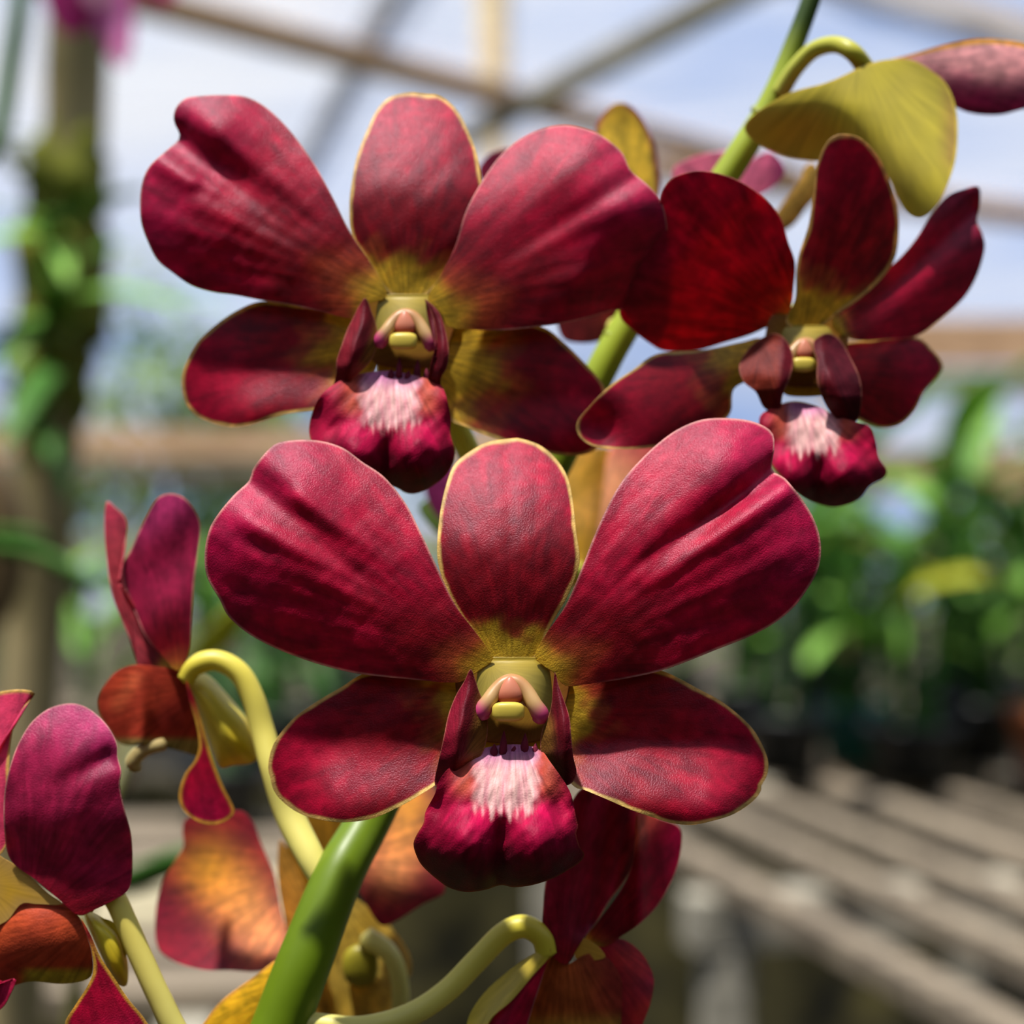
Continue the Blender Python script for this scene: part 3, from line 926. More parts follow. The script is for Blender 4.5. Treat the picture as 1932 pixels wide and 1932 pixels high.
def mounted(px, py, d, label, nl, seed, mats='gdg', sc=1.0):
    rg = np.random.default_rng(seed)
    loc = P(px, py, d)
    root = thing('mounted_orchid', loc, label, 'orchid plant', 'orchids tied to the leaning post')
    o = moss_clump(px, py, d, 0.022*sc, 0.03*sc, seed, root, 'root_ball')
    for j in range(nl):
        me = blade(int(rg.integers(4)), mats[int(rg.integers(len(mats)))])
        o = bpy.data.objects.new('leaf', me); COL.objects.link(o); o.parent = root
        o.location = (rg.normal()*0.008, -0.01, rg.normal()*0.015)
        o.rotation_euler = (rg.normal()*0.3, -rg.uniform(-0.5, 1.0), rg.uniform(3.3, 6.1))
        o.scale = (sc,)*3
    return root
mounted(115, 470, 1.372, 'green orchid tied high on the mossy post', 6, 31, 'dgg', 0.5)
mounted(105, 640, 1.375, 'bushy green orchid tied halfway up the mossy post', 9, 32, 'ggd', 0.62)
mounted(60, 330, 1.385, 'yellowing small plant on the upper left side of the mossy post', 4, 33, 'yyg', 0.34)
mounted(66, 840, 1.385, 'dark low plant on the mossy post below the bushy one', 6, 34, 'ddg', 0.5)

# loose near leaves of neighbouring plants
def px_leaf(name, parent, pts, w, mat, n=24):
    """a strap leaf through (px, py, d) points; w = half width px at its own depth"""
    p = open_curve(np.array(pts, float), n)
    C = np.stack([(p[:, 0]-966)*K*p[:, 2], p[:, 2], CAMZ - (p[:, 1]-966)*K*p[:, 2]], 1)
    t = np.gradient(C, axis=0); t /= np.linalg.norm(t, axis=1, keepdims=True)
    s = np.cross(t, [0, 1, 0.35]); s /= np.linalg.norm(s, axis=1, keepdims=True)
    nn = np.cross(s, t)
    k = len(C); vs = []; fs = []
    for j in range(k):
        tt = j/(k-1)
        ww = w*K*p[j, 2]*(0.6 + 0.4*math.sin(min(1, tt*2)*math.pi/2))*math.sqrt(max(0.0, 1 - tt**6)) + 1e-5
        for f in (-1, -0.5, 0, 0.5, 1):
            vs.append(C[j] + s[j]*ww*f + nn[j]*ww*0.25*abs(f))
    for j in range(k-1):
        for i in range(4): fs.append((j*5+i, (j+1)*5+i, (j+1)*5+i+1, j*5+i+1))
    q = len(vs); vs2 = np.array(vs); off = np.repeat(nn, 5, 0)*0.0012
    vs = np.vstack([vs2, vs2 - off])
    f0 = fs[:]
    fs += [tuple(reversed([v + q for v in f])) for f in f0]
    for j in range(k-1):
        fs += [(j*5, j*5+q, (j+1)*5+q, (j+1)*5), (j*5+4, (j+1)*5+4, (j+1)*5+4+q, j*5+4+q)]
    return link_mesh(name, vs, fs, mat, parent)

np1 = thing('hanging_orchid_plant', P(-60, 120, 0.9), 'dark strap leaf hanging down along the upper left edge', 'orchid plant')
px_leaf('leaf', np1, [(45, -160, 0.9), (38, 0, 0.9), (22, 110, 0.9), (0, 240, 0.9), (-40, 330, 0.9)], 20, M_LEAFD)
top1 = P(-60, 120, 0.9)
tube('hanger_wire', np1, [(45, -150, 0.9, 3), (45, -600, 0.9, 3), (45, -966 - 1300, 0.9, 3), (45, 966 - (ROOF - 0.08 - CAMZ) / (K * 0.9), 0.9, 3)], S(90, 90, 90), n=12, seg=8)
np2 = thing('hanging_orchid_plant', P(-90, 1010, 0.85), 'two green leaves reaching in beside the side-on left flower', 'orchid plant')
px_leaf('leaf', np2, [(-90, 1020, 0.85), (60, 1045, 0.8), (150, 1085, 0.78), (215, 1122, 0.76)], 15, M_LEAFD)
px_leaf('leaf', np2, [(-90, 1000, 0.85), (-10, 1008, 0.84), (50, 1012, 0.83), (90, 1026, 0.83)], 15, M_LEAFD)
blob('root_ball', np2, -100, 1030, 0.85, 150, 190, 150, S(110, 90, 60), M_STEM)
tube('hanger_wire', np2, [(-100, 985, 0.85, 3), (-100, 300, 0.85, 3), (-100, -1500, 0.85, 3), (-100, 966 - (ROOF - 0.08 - CAMZ) / (K * 0.85), 0.85, 3)], S(90, 90, 90), n=12, seg=8)
np3 = thing('tall_orchid_plant', P(150, 2100, 0.58), 'tall cane plant with a dark leaf and a pale leaf behind the left flowers', 'orchid plant')
tube('cane', np3, [(150, 966 + CAMZ / (K * 0.58) - 4, 0.58, 20), (140, 5000, 0.58, 20), (140, 2200, 0.58, 18), (150, 1800, 0.57, 16), (190, 1560, 0.58, 14), (250, 1390, 0.60, 13), (300, 1310, 0.62, 12)], S(120, 118, 60), n=60)
px_leaf('leaf', np3, [(150, 1690, 0.57), (250, 1662, 0.56), (330, 1630, 0.55), (420, 1600, 0.55)], 28, M_LEAFD)
px_leaf('leaf', np3, [(295, 1316, 0.62), (380, 1235, 0.6), (450, 1160, 0.58), (520, 1080, 0.58)], 26, M_LEAFY)

# ------------------------------------------------------------------ main flower stem
def stem_col(tt, x, y):
    c = mix(S(98, 122, 14), S(160, 176, 50), sst(1000, 560, y) * 1.0 if False else sst(0.45, 0.6, tt))
    return mix(c, S(58, 82, 22), sst(0.80, 0.90, tt))  # upper end coloured darker, painting in its backlit shade
stem = thing('flower_stem', P(500, 2010, 0.214), 'main green flower stem rising from the bottom edge behind the blooms', 'stem')
tube('stem', stem, [(482, 2060, 0.212, 56), (530, 1932, 0.213, 54), (580, 1800, 0.214, 52), (640, 1650, 0.217, 47), (700, 1540, 0.222, 42),
                    (820, 1300, 0.231, 38), (940, 1080, 0.236, 36), (1060, 850, 0.238, 32), (1160, 650, 0.239, 29), (1270, 480, 0.240, 28),
                    (1390, 300, 0.240, 26), (1455, 190, 0.240, 22), (1500, 80, 0.240, 19), (1530, 0, 0.240, 18), (1560, -90, 0.240, 16)],
     stem_col, n=120, seg=20)
for x, y, d, r in ((1165, 640, 0.239, 30), (1440, 215, 0.240, 26)):
    blob('node', stem, x, y, d, r, r * 0.42, r, S(140, 150, 40), M_STEM, tilt=0.5)

C_PED = S(224, 214, 120)
C_PEDG = S(196, 200, 84)
def ped(fl, path, c=C_PED, c2=C_PEDG, n=60):
    return tube('pedicel', fl, path, lambda tt, x, y: mix(c, c2, sst(0.0, 1.0, 1 - tt)), n=n, seg=18)

# ------------------------------------------------------------------ FRONT FLOWER
D1 = 0.200
f1 = thing('orchid_flower', P(965, 1290, D1 + 0.004), 'large sharply focused dark red orchid flower in front, lower centre', 'flower', G_FLOW)
sheet('dorsal_sepal', f1, [(967,827),(924,833),(892,848),(859,874),(843,910),(831,962),(825,1021),(827,1066),(843,1115),(869,1164),(898,1202),(925,1245),(965,1254),(1012,1242),
      (1030,1200),(1048,1164),(1071,1125),(1088,1083),(1094,1053),(1087,1001),(1081,946),(1071,900),(1048,864),(1019,840),(985,828)], D1,
      lambda g: 26 + 26*g.c**2 + 190*np.clip(g.a, 0, 2)**2.6 + 2*np.exp(-(g.c/0.1)**2) - 46*sst(0.0, 0.6, g.a) + 1.2*wob(g.x, g.y, 0.05),
      base=(965,1250), tip=(960,828), col=sepal_col(0.10, 0.20, 9, 1.0), colb=back_col())
def folds(g, f=15.0, amp=2.4, ph=0.0):
    fan = np.arctan2(g.c, g.a + 0.12)
    return amp * (np.sin(f * fan + ph) + 0.6 * np.sin(2.3 * f * fan + 2 * ph + 3 * g.a)) * sst(0.25, 0.6, g.a)
def f1_left(g):
    h = 62*(g.c - 0.05)**2 + 40*np.clip(g.a, 0, 2)**3 + 0.0007*np.clip(1090 - g.y, 0, 400)**2 + 0.03*(g.y - 1080)
    h = h - bump(g.x, g.y, 560, 905, 95, 20) - bump(g.x, g.y, 520, 1050, 130, 16)
    h = h + ridge(g.x, g.y, (700,1090), (466,905), 34, 34)
    h = h - ridge(g.x, g.y, (700,1130), (470,985), 26, 13) - ridge(g.x, g.y, (690,1040), (560,940), 20, 9)
    h = h + ridge(g.x, g.y, (720,1120), (480,1030), 20, 6)
    return h + folds(g, 13, 1.1) + 1.6*wob(g.x, g.y, 0.030, 2.0) + 0.7*wob(g.x, g.y, 0.09, 1.0)
sheet('petal', f1, [(915,1216),(898,1194),(859,1141),(826,1073),(797,1011),(765,949),(725,900),(683,871),(647,845),(605,832),(562,830),(523,836),(500,855),(478,884),(469,908),(442,933),
      (412,969),(394,1001),(386,1047),(391,1089),(414,1130),(432,1164),(471,1197),(520,1223),(579,1246),(641,1264),(696,1274),(787,1283),(853,1288),(879,1282),(903,1266),(931,1243)], D1, f1_left,
      base=(925,1245), tip=(400,970), col=petal_col(-0.01, 0.24, 5, seed=2.0, off=-0.12), colb=back_col(), center=(660,1080), m=150, n=52)
def f1_right(g):
    h = 58*(g.c + 0.05)**2 + 36*np.clip(g.a, 0, 2)**3 + 0.0008*np.clip(1080 - g.y, 0, 400)**2 + 0.03*(g.y - 1060)
    h = h - bump(g.x, g.y, 1370, 860, 90, 28) - bump(g.x, g.y, 1430, 1030, 120, 14)
    h = h + ridge(g.x, g.y, (1240,1060), (1462,884), 24, 40)
    h = h - ridge(g.x, g.y, (1230,1090), (1480,925), 24, 16)
    h = h + ridge(g.x, g.y, (1180,1080), (1400,930), 14, 8)
    return h + folds(g, 14, 1.1, 1.0) + 1.6*wob(g.x, g.y, 0.030, 5.0) + 0.7*wob(g.x, g.y, 0.09, 3.0)
sheet('petal', f1, [(1009,1236),(1032,1194),(1068,1141),(1097,1073),(1117,1021),(1143,962),(1172,910),(1208,868),(1247,832),(1286,806),(1328,791),(1377,789),(1423,796),(1456,815),(1461,845),
      (1457,886),(1482,903),(1514,943),(1537,982),(1549,1027),(1544,1073),(1521,1115),(1495,1148),(1459,1177),(1416,1200),(1351,1226),(1286,1252),(1234,1269),(1172,1282),(1107,1291),
      (1071,1295),(1056,1285),(1045,1269),(1022,1254)], D1, f1_right,
      base=(1015,1248), tip=(1530,960), col=petal_col(0.02, 0.25, 5, seed=3.5, off=0.14), colb=back_col(), center=(1290,1060), m=150, n=52)
sheet('lateral_sepal', f1, [(905,1266),(820,1258),(750,1258),(686,1271),(645,1296),(610,1316),(578,1337),(550,1359),(523,1392),(510,1420),(506,1450),(511,1470),(514,1485),(526,1505),(552,1527),(584,1542),
      (632,1551),(671,1550),(710,1542),(750,1524),(784,1505),(819,1483),(875,1440),(912,1380),(925,1310)], D1,
      lambda g: 48 + 16*np.abs(g.c)**2 + 40*np.clip(g.a, 0, 2)**2 - 36*sst(0.25, 0.95, g.c)*0 - 70*sst(1390, 1545, g.y)*sst(520, 640, g.x) + 2.5*wob(g.x, g.y, 0.025, 4.0),
      base=(905,1330), tip=(510,1450), col=sepal_col(0.10, 0.34, 9, 5.0), colb=back_col(), m=130, n=44)
sheet('lateral_sepal', f1, [(1020,1290),(1075,1262),(1150,1256),(1238,1263),(1279,1279),(1318,1300),(1359,1322),(1395,1350),(1423,1379),(1443,1416),(1450,1443),(1446,1466),(1437,1481),(1434,1496),
      (1413,1518),(1382,1537),(1347,1548),(1309,1556),(1272,1554),(1234,1543),(1188,1527),(1142,1507),(1104,1491),(1081,1482),(1040,1430),(1010,1370)], D1,
      lambda g: 48 + 14*np.abs(g.c)**2 + 36*np.clip(g.a, 0, 2)**2 - 92*sst(1390, 1540, g.y)*sst(1460, 1330, g.x) + 2.5*wob(g.x, g.y, 0.025, 6.0),
      base=(1030,1340), tip=(1450,1445), col=sepal_col(0.07, 0.24, 9, 6.0, ycent=0.12), colb=back_col(), m=130, n=44)
lip1 = sheet('lip', f1, [(969,1404),(915,1411),(880,1424),(850,1446),(829,1472),(820,1499),(803,1531),(799,1553),(786,1575),(780,1593),(786,1615),(797,1634),(823,1658),(848,1675),(880,1683),(915,1679),
      (945,1670),(969,1674),(1004,1670),(1042,1658),(1068,1644),(1093,1628),(1103,1612),(1094,1598),(1087,1572),(1091,1560),(1086,1537),(1079,1504),(1068,1480),(1040,1440),(1017,1413)], D1,
      lip_relief(945, 1405, 1680, 155), base=(965,1400), tip=(945,1680), col=lip_col(955, 1405, 1680, 150, 1.0), mat=M_LIP, m=170, n=64, thick=8, center=(950,1540))
side_lobe(lip1, [(888,1262),(876,1285),(860,1312),(846,1348),(836,1395),(827,1438),(820,1478),(835,1490),(865,1474),(893,1444),(912,1418),(920,1385),(920,1352),(914,1328),(904,1305),(897,1283)],
          D1, ((888,1262), (885,1300), (874,1345), (864,1390), (860,1430), (850,1490)), 10, 92, 1.1, 1, foot=1)
side_lobe(lip1, [(1047,1268),(1053,1290),(1061,1312),(1074,1351),(1078,1388),(1082,1429),(1088,1458),(1078,1478),(1058,1482),(1036,1469),(1025,1437),(1019,1405),(1024,1372),(1035,1350),(1041,1325),(1043,1298)],
          D1, ((1047,1268), (1055,1310), (1063,1350), (1066,1400), (1068,1440), (1074,1480)), 10, 92, 1.3, -1)
column(f1, lip1, 965, 1246, 1.0, D1, hz=18)
ped(f1, [(965, 1290, D1 + 0.006, 26), (930, 1270, D1 + 0.014, 24), (890, 1240, D1 + 0.022, 22), (850, 1255, 0.2295, 22)])

# ------------------------------------------------------------------ UPPER LEFT FLOWER
D2 = 0.2155
f2 = thing('orchid_flower', P(768, 600, D2 + 0.004), 'dark red orchid flower at upper left with a notched left petal', 'flower', G_FLOW)
sheet('dorsal_sepal', f2, [(772,175),(735,184),(711,208),(691,249),(674,293),(664,341),(659,389),(664,444),(694,495),(730,550),(770,566),(800,560),(835,525),(868,480),(895,430),(908,385),(908,341),
      (900,293),(883,246),(862,208),(831,182),(805,178)], D2, lambda g: 20 + 24*g.c**2 + 170*np.clip(g.a, 0, 2)**2.6 - 40*sst(0, 0.6, g.a) + 1.2*wob(g.x, g.y, 0.05),
      base=(768,562), tip=(785,176), col=sepal_col(0.12, 0.28, 8, 11.0), colb=back_col())
def f2_left(g):
    h = 54*(g.c - 0.05)**2 + 36*np.clip(g.a, 0, 2)**3 + 0.0006*np.clip(400 - g.y, 0, 400)**2 + 0.03*(g.y - 400)
    h = h - bump(g.x, g.y, 400, 230, 75, 34) - bump(g.x, g.y, 370, 420, 120, 14)
    h = h + ridge(g.x, g.y, (540,420), (334,262), 34, 46)
    h = h - ridge(g.x, g.y, (540,470), (310,310), 22, 10)
    h = h + ridge(g.x, g.y, (560,460), (380,360), 16, 9)
    return h + folds(g, 13, 1.0, 2.0) + 1.6*wob(g.x, g.y, 0.030, 7.0) + 0.7*wob(g.x, g.y, 0.09, 2.0)
sheet('petal', f2, [(725,540),(698,495),(660,437),(633,382),(602,324),(575,283),(541,239),(500,201),(462,182),(418,179),(377,181),(349,186),(331,205),(328,229),(339,259),(315,283),(284,311),(269,341),(264,382),
      (267,423),(281,461),(298,492),(325,514),(360,538),(401,551),(445,557),(496,567),(547,575),(599,586),(657,601),(672,596),(690,575),(728,562)], D2, f2_left,
      base=(728,556), tip=(270,330), col=petal_col(0.03, 0.40, 3, seed=8.0), colb=back_col(), center=(480,410), m=140, n=46)
def f2_right(g):
    h = 50*(g.c)**2 + 18*np.clip(g.a, 0, 2)**3 + 0.0013*np.clip(430 - g.y, 0, 400)**2 + 0.03*(g.y - 440)
    h = h - bump(g.x, g.y, 1090, 300, 90, 24) - bump(g.x, g.y, 1180, 390, 60, 14)
    # the outer end folds over, turning its face to the ground
    k_ = np.clip(((g.x - 1135)*0.9 + (g.y - 430)*0.45)/150.0, 0, 1)**1.4
    h = h + 190*k_*sst(370, 600, g.y)
    h = h + ridge(g.x, g.y, (960,480), (1200,330), 20, 10)
    return h + folds(g, 12, 0.9, 0.5) + 1.6*wob(g.x, g.y, 0.030, 9.0)
sheet('petal', f2, [(807,562),(831,519),(859,464),(879,399),(910,341),(941,297),(975,266),(1012,246),(1057,236),(1098,241),(1135,256),(1173,287),(1190,321),(1221,348),(1245,375),(1255,403),(1260,447),
      (1258,485),(1241,522),(1217,557),(1187,582),(1156,586),(1118,597),(1067,609),(1016,616),(947,623),(879,621),(845,616),(833,594),(818,575)], D2, f2_right,
      base=(812,572), tip=(1255,400), col=petal_col(0.04, 0.40, 3, seed=9.0, off=0.15), colb=back_col(), center=(1020,440), m=140, n=46)
sheet('lateral_sepal', f2, [(690,600),(620,582),(540,572),(489,569),(445,587),(404,615),(373,645),(353,680),(342,714),(346,751),(363,779),(394,796),(435,806),(472,802),(513,789),(547,780),(592,775),(655,760),(705,705),(718,645)], D2,
      lambda g: 44 + 14*np.abs(g.c)**2 + 34*np.clip(g.a, 0, 2)**2 - 34*sst(690, 790, g.y)*sst(360, 480, g.x) + 2.5*wob(g.x, g.y, 0.025, 4.0),
      base=(705,650), tip=(342,720), col=sepal_col(0.10, 0.40, 9, 12.0, ycent=0.10), colb=back_col(), m=120, n=38)
sheet('lateral_sepal', f2, [(820,640),(880,612),(960,606),(1026,618),(1067,649),(1111,693),(1139,727),(1148,765),(1140,815),(1116,853),(1060,859),(1000,846),(930,826),(880,806),(846,790),(818,740),(808,685)], D2,
      lambda g: 44 + 14*np.abs(g.c)**2 + 100*np.clip(g.a, 0, 2)**2 - 30*sst(740, 850, g.y) + 2.5*wob(g.x, g.y, 0.025, 6.0),
      base=(820,670), tip=(1148,790), col=sepal_col(0.18, 0.50, 8, 13.0, ycent=0.10), colb=back_col(), m=120, n=38)
lip2 = sheet('lip', f2, [(742,700),(708,701),(665,709),(635,722),(610,741),(594,766),(584,800),(585,826),(600,850),(640,878),(695,900),(747,920),(765,930),(785,931),(810,921),(838,900),(854,875),(858,850),(850,818),(851,793),
      (845,759),(833,728),(810,716),(785,709)], D2, lip_relief(728, 700, 930, 138, 0.86), base=(745,700), tip=(740,930), col=lip_col(735, 700, 930, 135, 2.0), mat=M_LIP, m=150, n=54, thick=8, center=(735,800))
side_lobe(lip2, [(690,562),(678,576),(668,596),(655,622),(644,652),(635,680),(634,705),(629,735),(645,740),(664,718),(682,700),(700,680),(712,650),(711,618),(702,590)], D2, ((690,562), (684,610), (670,650), (660,690), (650,740)), 10, 78, 1.1, 1,
          outer=S(116, 24, 36), foot=1)
side_lobe(lip2, [(801,564),(812,582),(821,611),(825,648),(821,680),(812,712),(806,732),(817,754),(832,742),(832,714),(843,693),(847,661),(839,618),(826,586)], D2, ((801,564), (822,590), (833,620), (836,660), (832,700), (824,750)), 10, 78, 1.3, -1, outer=S(116, 24, 36))
column(f2, lip2, 766, 560, 0.86, D2, hz=16)
ped(f2, [(790, 640, D2 + 0.006, 24), (820, 730, D2 + 0.012, 23), (868, 820, D2 + 0.016, 23), (905, 900, D2 + 0.019, 22), (930, 1000, 0.233, 22), (942, 1075, 0.236, 20)])

# ------------------------------------------------------------------ RIGHT FLOWER
D3 = 0.222
f3 = thing('orchid_flower', P(1525, 640, D3 + 0.004), 'dark red orchid flower at the right, turned half away with a glowing red left petal', 'flower', G_FLOW)
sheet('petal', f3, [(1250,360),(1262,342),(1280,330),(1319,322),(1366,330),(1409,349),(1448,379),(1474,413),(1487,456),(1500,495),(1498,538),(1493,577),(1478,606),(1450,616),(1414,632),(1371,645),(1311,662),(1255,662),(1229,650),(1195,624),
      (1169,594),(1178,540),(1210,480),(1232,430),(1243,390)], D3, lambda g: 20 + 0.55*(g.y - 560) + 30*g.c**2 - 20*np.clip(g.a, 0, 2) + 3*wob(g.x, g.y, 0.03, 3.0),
      base=(1480,605), tip=(1225,440), col=petal_col(-0.02, 0.20, 2, seed=15.0, streak=0.1), colb=lambda g: mix(S(170, 26, 34), S(130, 20, 50), sst(0.3, 0.9, g.a)), center=(1350,500), m=120, n=36, mat=M_BACKLIT)
sheet('dorsal_sepal', f3, [(1555,276),(1568,260),(1590,253),(1624,261),(1658,297),(1680,345),(1693,392),(1696,435),(1689,486),(1664,525),(1624,562),(1581,592),(1545,618),(1500,622),(1482,605),(1500,564),(1502,512),(1508,478),(1525,426),(1534,370),(1542,310)],
      D3, lambda g: 14 - 70*np.clip(g.a, 0, 2) + 60*np.clip(g.c, -1, 1)**2 + 26*g.c, base=(1515,618), tip=(1600,254), col=sepal_col(0.16, 0.34, 9, 16.0), colb=back_col(), m=110)
sheet('petal', f3, [(1847,352),(1817,357),(1787,370),(1757,405),(1727,452),(1693,491),(1654,521),(1607,560),(1573,596),(1577,626),(1620,642),(1671,640),(1727,635),(1774,602),(1817,564),(1843,521),(1858,469),(1853,440),(1843,418),(1849,388)],
      D3, lambda g: 24 + 150*np.clip(g.a, 0, 2) + 30*g.c**2 - ridge(g.x, g.y, (1620,600), (1840,400), 24, -26) + 40*g.c, base=(1575,612), tip=(1850,400), col=petal_col(0.0, 0.16, 2, seed=17.0, tipc=S(110, 20, 56)), colb=back_col(), m=120)
sheet('lateral_sepal', f3, [(1440,640),(1396,646),(1328,660),(1242,667),(1195,697),(1147,731),(1109,770),(1089,796),(1091,821),(1117,841),(1169,847),(1229,845),(1290,835),(1345,812),(1368,792),(1380,774),(1384,735),(1414,716),(1450,690)],
      D3, lambda g: 40 - 190*np.clip(g.a, 0, 2) + 24*g.c**2 + 60*bump(g.x, g.y, 1120, 815, 60, 0.9), base=(1440,680), tip=(1095,815), col=sepal_col(0.14, 0.42, 7, 18.0), colb=back_col(), m=110)
sheet('lateral_sepal', f3, [(1560,660),(1607,646),(1671,638),(1731,637),(1757,658),(1779,688),(1770,710),(1744,740),(1727,774),(1701,800),(1671,808),(1637,800),(1600,780),(1560,740)], D3,
      lambda g: 46 + 120*np.clip(g.a, 0, 2) + 30*g.c**2, base=(1560,690), tip=(1778,690), col=sepal_col(0.02, 0.14, 5, 19.0), colb=back_col(), m=100, n=30)
lip3 = sheet('lip', f3, [(1489,758),(1535,764),(1576,784),(1612,795),(1640,804),(1653,834),(1658,863),(1673,888),(1667,902),(1642,916),(1624,939),(1599,952),(1569,957),(1542,950),(1510,934),(1470,895),(1440,845),(1432,800),(1441,778)], D3,
      lip_relief(1545, 758, 957, 120, 0.8), base=(1510,760), tip=(1560,957), col=lip_col(1535, 758, 957, 120, 4.0), mat=M_LIP, m=110, n=40, thick=8, center=(1540,850))
side_lobe(lip3, [(1444,634),(1467,630),(1487,647),(1497,677),(1490,713),(1477,745),(1470,778),(1442,770),(1426,740),(1403,720),(1395,688),(1416,654)], D3, ((1480,632), (1478,680), (1470,730), (1460,778)), 0, 70, 0.5, 1, outer=S(112, 40, 26), inner=S(96, 30, 30))
side_lobe(lip3, [(1538,640),(1562,629),(1585,642),(1606,677),(1622,713),(1626,750),(1618,792),(1592,799),(1567,779),(1549,745),(1541,713),(1542,681),(1535,656)], D3, ((1548,632), (1556,680), (1575,730), (1600,797)), 0, 90, 0.6, -1, outer=S(70, 14, 24), inner=S(74, 34, 20))
column(f3, lip3, 1520, 618, 0.72, D3, hz=16, teeth=False)
ped(f3, [(1520, 640, D3 + 0.006, 24), (1480, 590, D3 + 0.012, 22), (1400, 520, D3 + 0.016, 22), (1330, 470, D3 + 0.018, 21), (1280, 465, 0.240, 20)])

# ------------------------------------------------------------------ TOP RIGHT FLOWER, SEEN FROM BEHIND
D4 = 0.227
f4 = thing('orchid_flower', P(1640, 150, D4), 'yellow-green back of an orchid flower at the top right, facing away', 'flower', G_FLOW)
def ygreen(g):
    n = wob(g.x, g.y, 0.03, 2.0)
    c = mix(S(200, 184, 56), S(190, 174, 66), 0.5 + 0.5*n)
    c = mix(c, S(150, 80, 70), 0.6*sst(1760, 1810, g.x)*(1 - sst(290, 350, g.y)))
    return mix(c, S(214, 190, 70), 1 - sst(3, 7, g.e))
sheet('lateral_sepal', f4, [(1405,237),(1420,218),(1447,199),(1496,173),(1555,157),(1594,141),(1634,122),(1676,112),(1719,113),(1758,134),(1784,157),(1800,190),(1807,235),(1804,294),(1791,340),(1774,376),(1755,402),(1732,412),(1709,399),
      (1693,370),(1672,330),(1625,300),(1580,302),(1535,304),(1483,295),(1441,278),(1411,256)], D4,
      lambda g: 14 + 62*sst(0, 170, segdist(g.x, g.y, (1560,170), (1775,372))[0]) + 46*sst(190, 330, g.y)*sst(1720, 1480, g.x),
      base=(1640,140), tip=(1740,410), col=ygreen, colb=lambda g: mix(C_CRI, C_PUR, g.s), center=(1670,215), m=120, n=38, thick=10, mat=M_STEM)
sheet('petal', f4, [(1660,120),(1719,104),(1791,86),(1856,77),(1932,86),(1985,108),(2000,150),(1975,190),(1915,210),(1882,217),(1840,215),(1808,205),(1770,180),(1710,150)], D4,
      lambda g: 130 + 26*g.c**2 + 20*g.a, base=(1660,130), tip=(2000,150),
      col=lambda g: mix(mix(S(206, 150, 150), S(160, 50, 96), sst(-0.2, 0.7, g.c + 0.2*wob(g.x, g.y, 0.04))), S(206, 160, 60), 1 - sst(3, 9, g.e + 30*sst(-0.2, 0.3, g.c))), m=100, n=30)
sheet('dorsal_sepal', f4, [(1640,124),(1719,102),(1791,82),(1856,73),(1930,80),(1960,96),(1900,92),(1840,94),(1780,108),(1710,124)], D4, lambda g: 150 + 20*g.a, base=(1640,124), tip=(1960,90),
      col=lambda g: np.broadcast_to(S(200, 150, 60), g.x.shape + (3,)), m=70, n=16)
ped(f4, [(1648, 160, D4 + 0.005, 20), (1632, 128, D4 + 0.0045, 18), (1608, 98, D4 + 0.003, 17), (1575, 84, D4 + 0.005, 16), (1535, 95, D4 + 0.008, 16), (1500, 130, D4 + 0.010, 16), (1472, 175, 0.239, 17)], C_PEDG, S(186, 178, 50))

# ------------------------------------------------------------------ LEFT SIDE-ON FLOWER
D5 = 0.222
f5 = thing('orchid_flower', P(345, 1290, D5), 'side-on orchid flower at the left facing left, with a yellow spur and arched pedicel', 'flower', G_FLOW)
def side_petal(seed=0.0, y0=-0.04, y1=0.2):
    return petal_col(y0, y1, 4, seed=seed, streak=0.1, mid=S(150, 26, 66), tipc=S(190, 66, 130))
sheet('petal', f5, [(201,946),(217,956),(236,975),(240,1000),(232,1040),(236,1103),(254,1154),(276,1192),(304,1233),(330,1262),(300,1266),(261,1255),(254,1226),(232,1175),(210,1117),(201,1052),(197,990)], D5,
      lambda g: 110 + 60*g.c - 0.3*(g.y - 1100)*0, base=(330,1262), tip=(205,950), col=petal_col(0.06, 0.3, 6, seed=21.0, mid=S(170, 60, 70), tipc=S(200, 60, 96)), m=100, n=26, center=(222,1100))
sheet('dorsal_sepal', f5, [(337,1266),(357,1226),(362,1161),(366,1103),(373,1045),(378,994),(369,965),(348,940),(322,931),(297,940),(279,969),(261,1005),(246,1038),(232,1062),(230,1088),(239,1117),(257,1161),(275,1201),(308,1240)], D5,
      lambda g: 20 + 46*g.c**2 - 40*g.c + 10*wob(g.x, g.y, 0.02), base=(337,1266), tip=(325,931), col=side_petal(22.0), m=110, n=34)
def f5lip(g):
    n = wob(g.x, g.y, 0.03, 5.0)
    c = mix(S(178, 66, 40), S(150, 46, 36), 0.5 + 0.5*n)
    c = mix(c, S(196, 90, 56), np.exp(-(segdist(g.x, g.y, (255,1280), (222,1330))[0]/14)**2))
    return mix(c, S(150, 130, 70), sst(1385, 1402, g.y))
lip5 = sheet('lip', f5, [(340,1268),(290,1257),(250,1255),(217,1269),(192,1302),(185,1327),(192,1353),(210,1378),(232,1405),(268,1404),(315,1411),(350,1420),(375,1423),(375,1371),(362,1317)], D5,
      lambda g: 30 + 24*((g.x-270)/100)**2 + 8*((g.y-1300)/80)**2 - 26*ridge(g.x, g.y, (262,1262), (268,1400), 18, 1.0), base=(345,1300), tip=(190,1330), col=f5lip, mat=M_LIP, m=100, n=32)
tube('lip_tip', lip5, [(310, 1404, D5 + U*40, 12), (272, 1414, D5 + U*40, 14), (250, 1438, D5 + U*40, 14), (262, 1450, D5 + U*44, 9)], S(176, 158, 104), M_LIP, n=18)
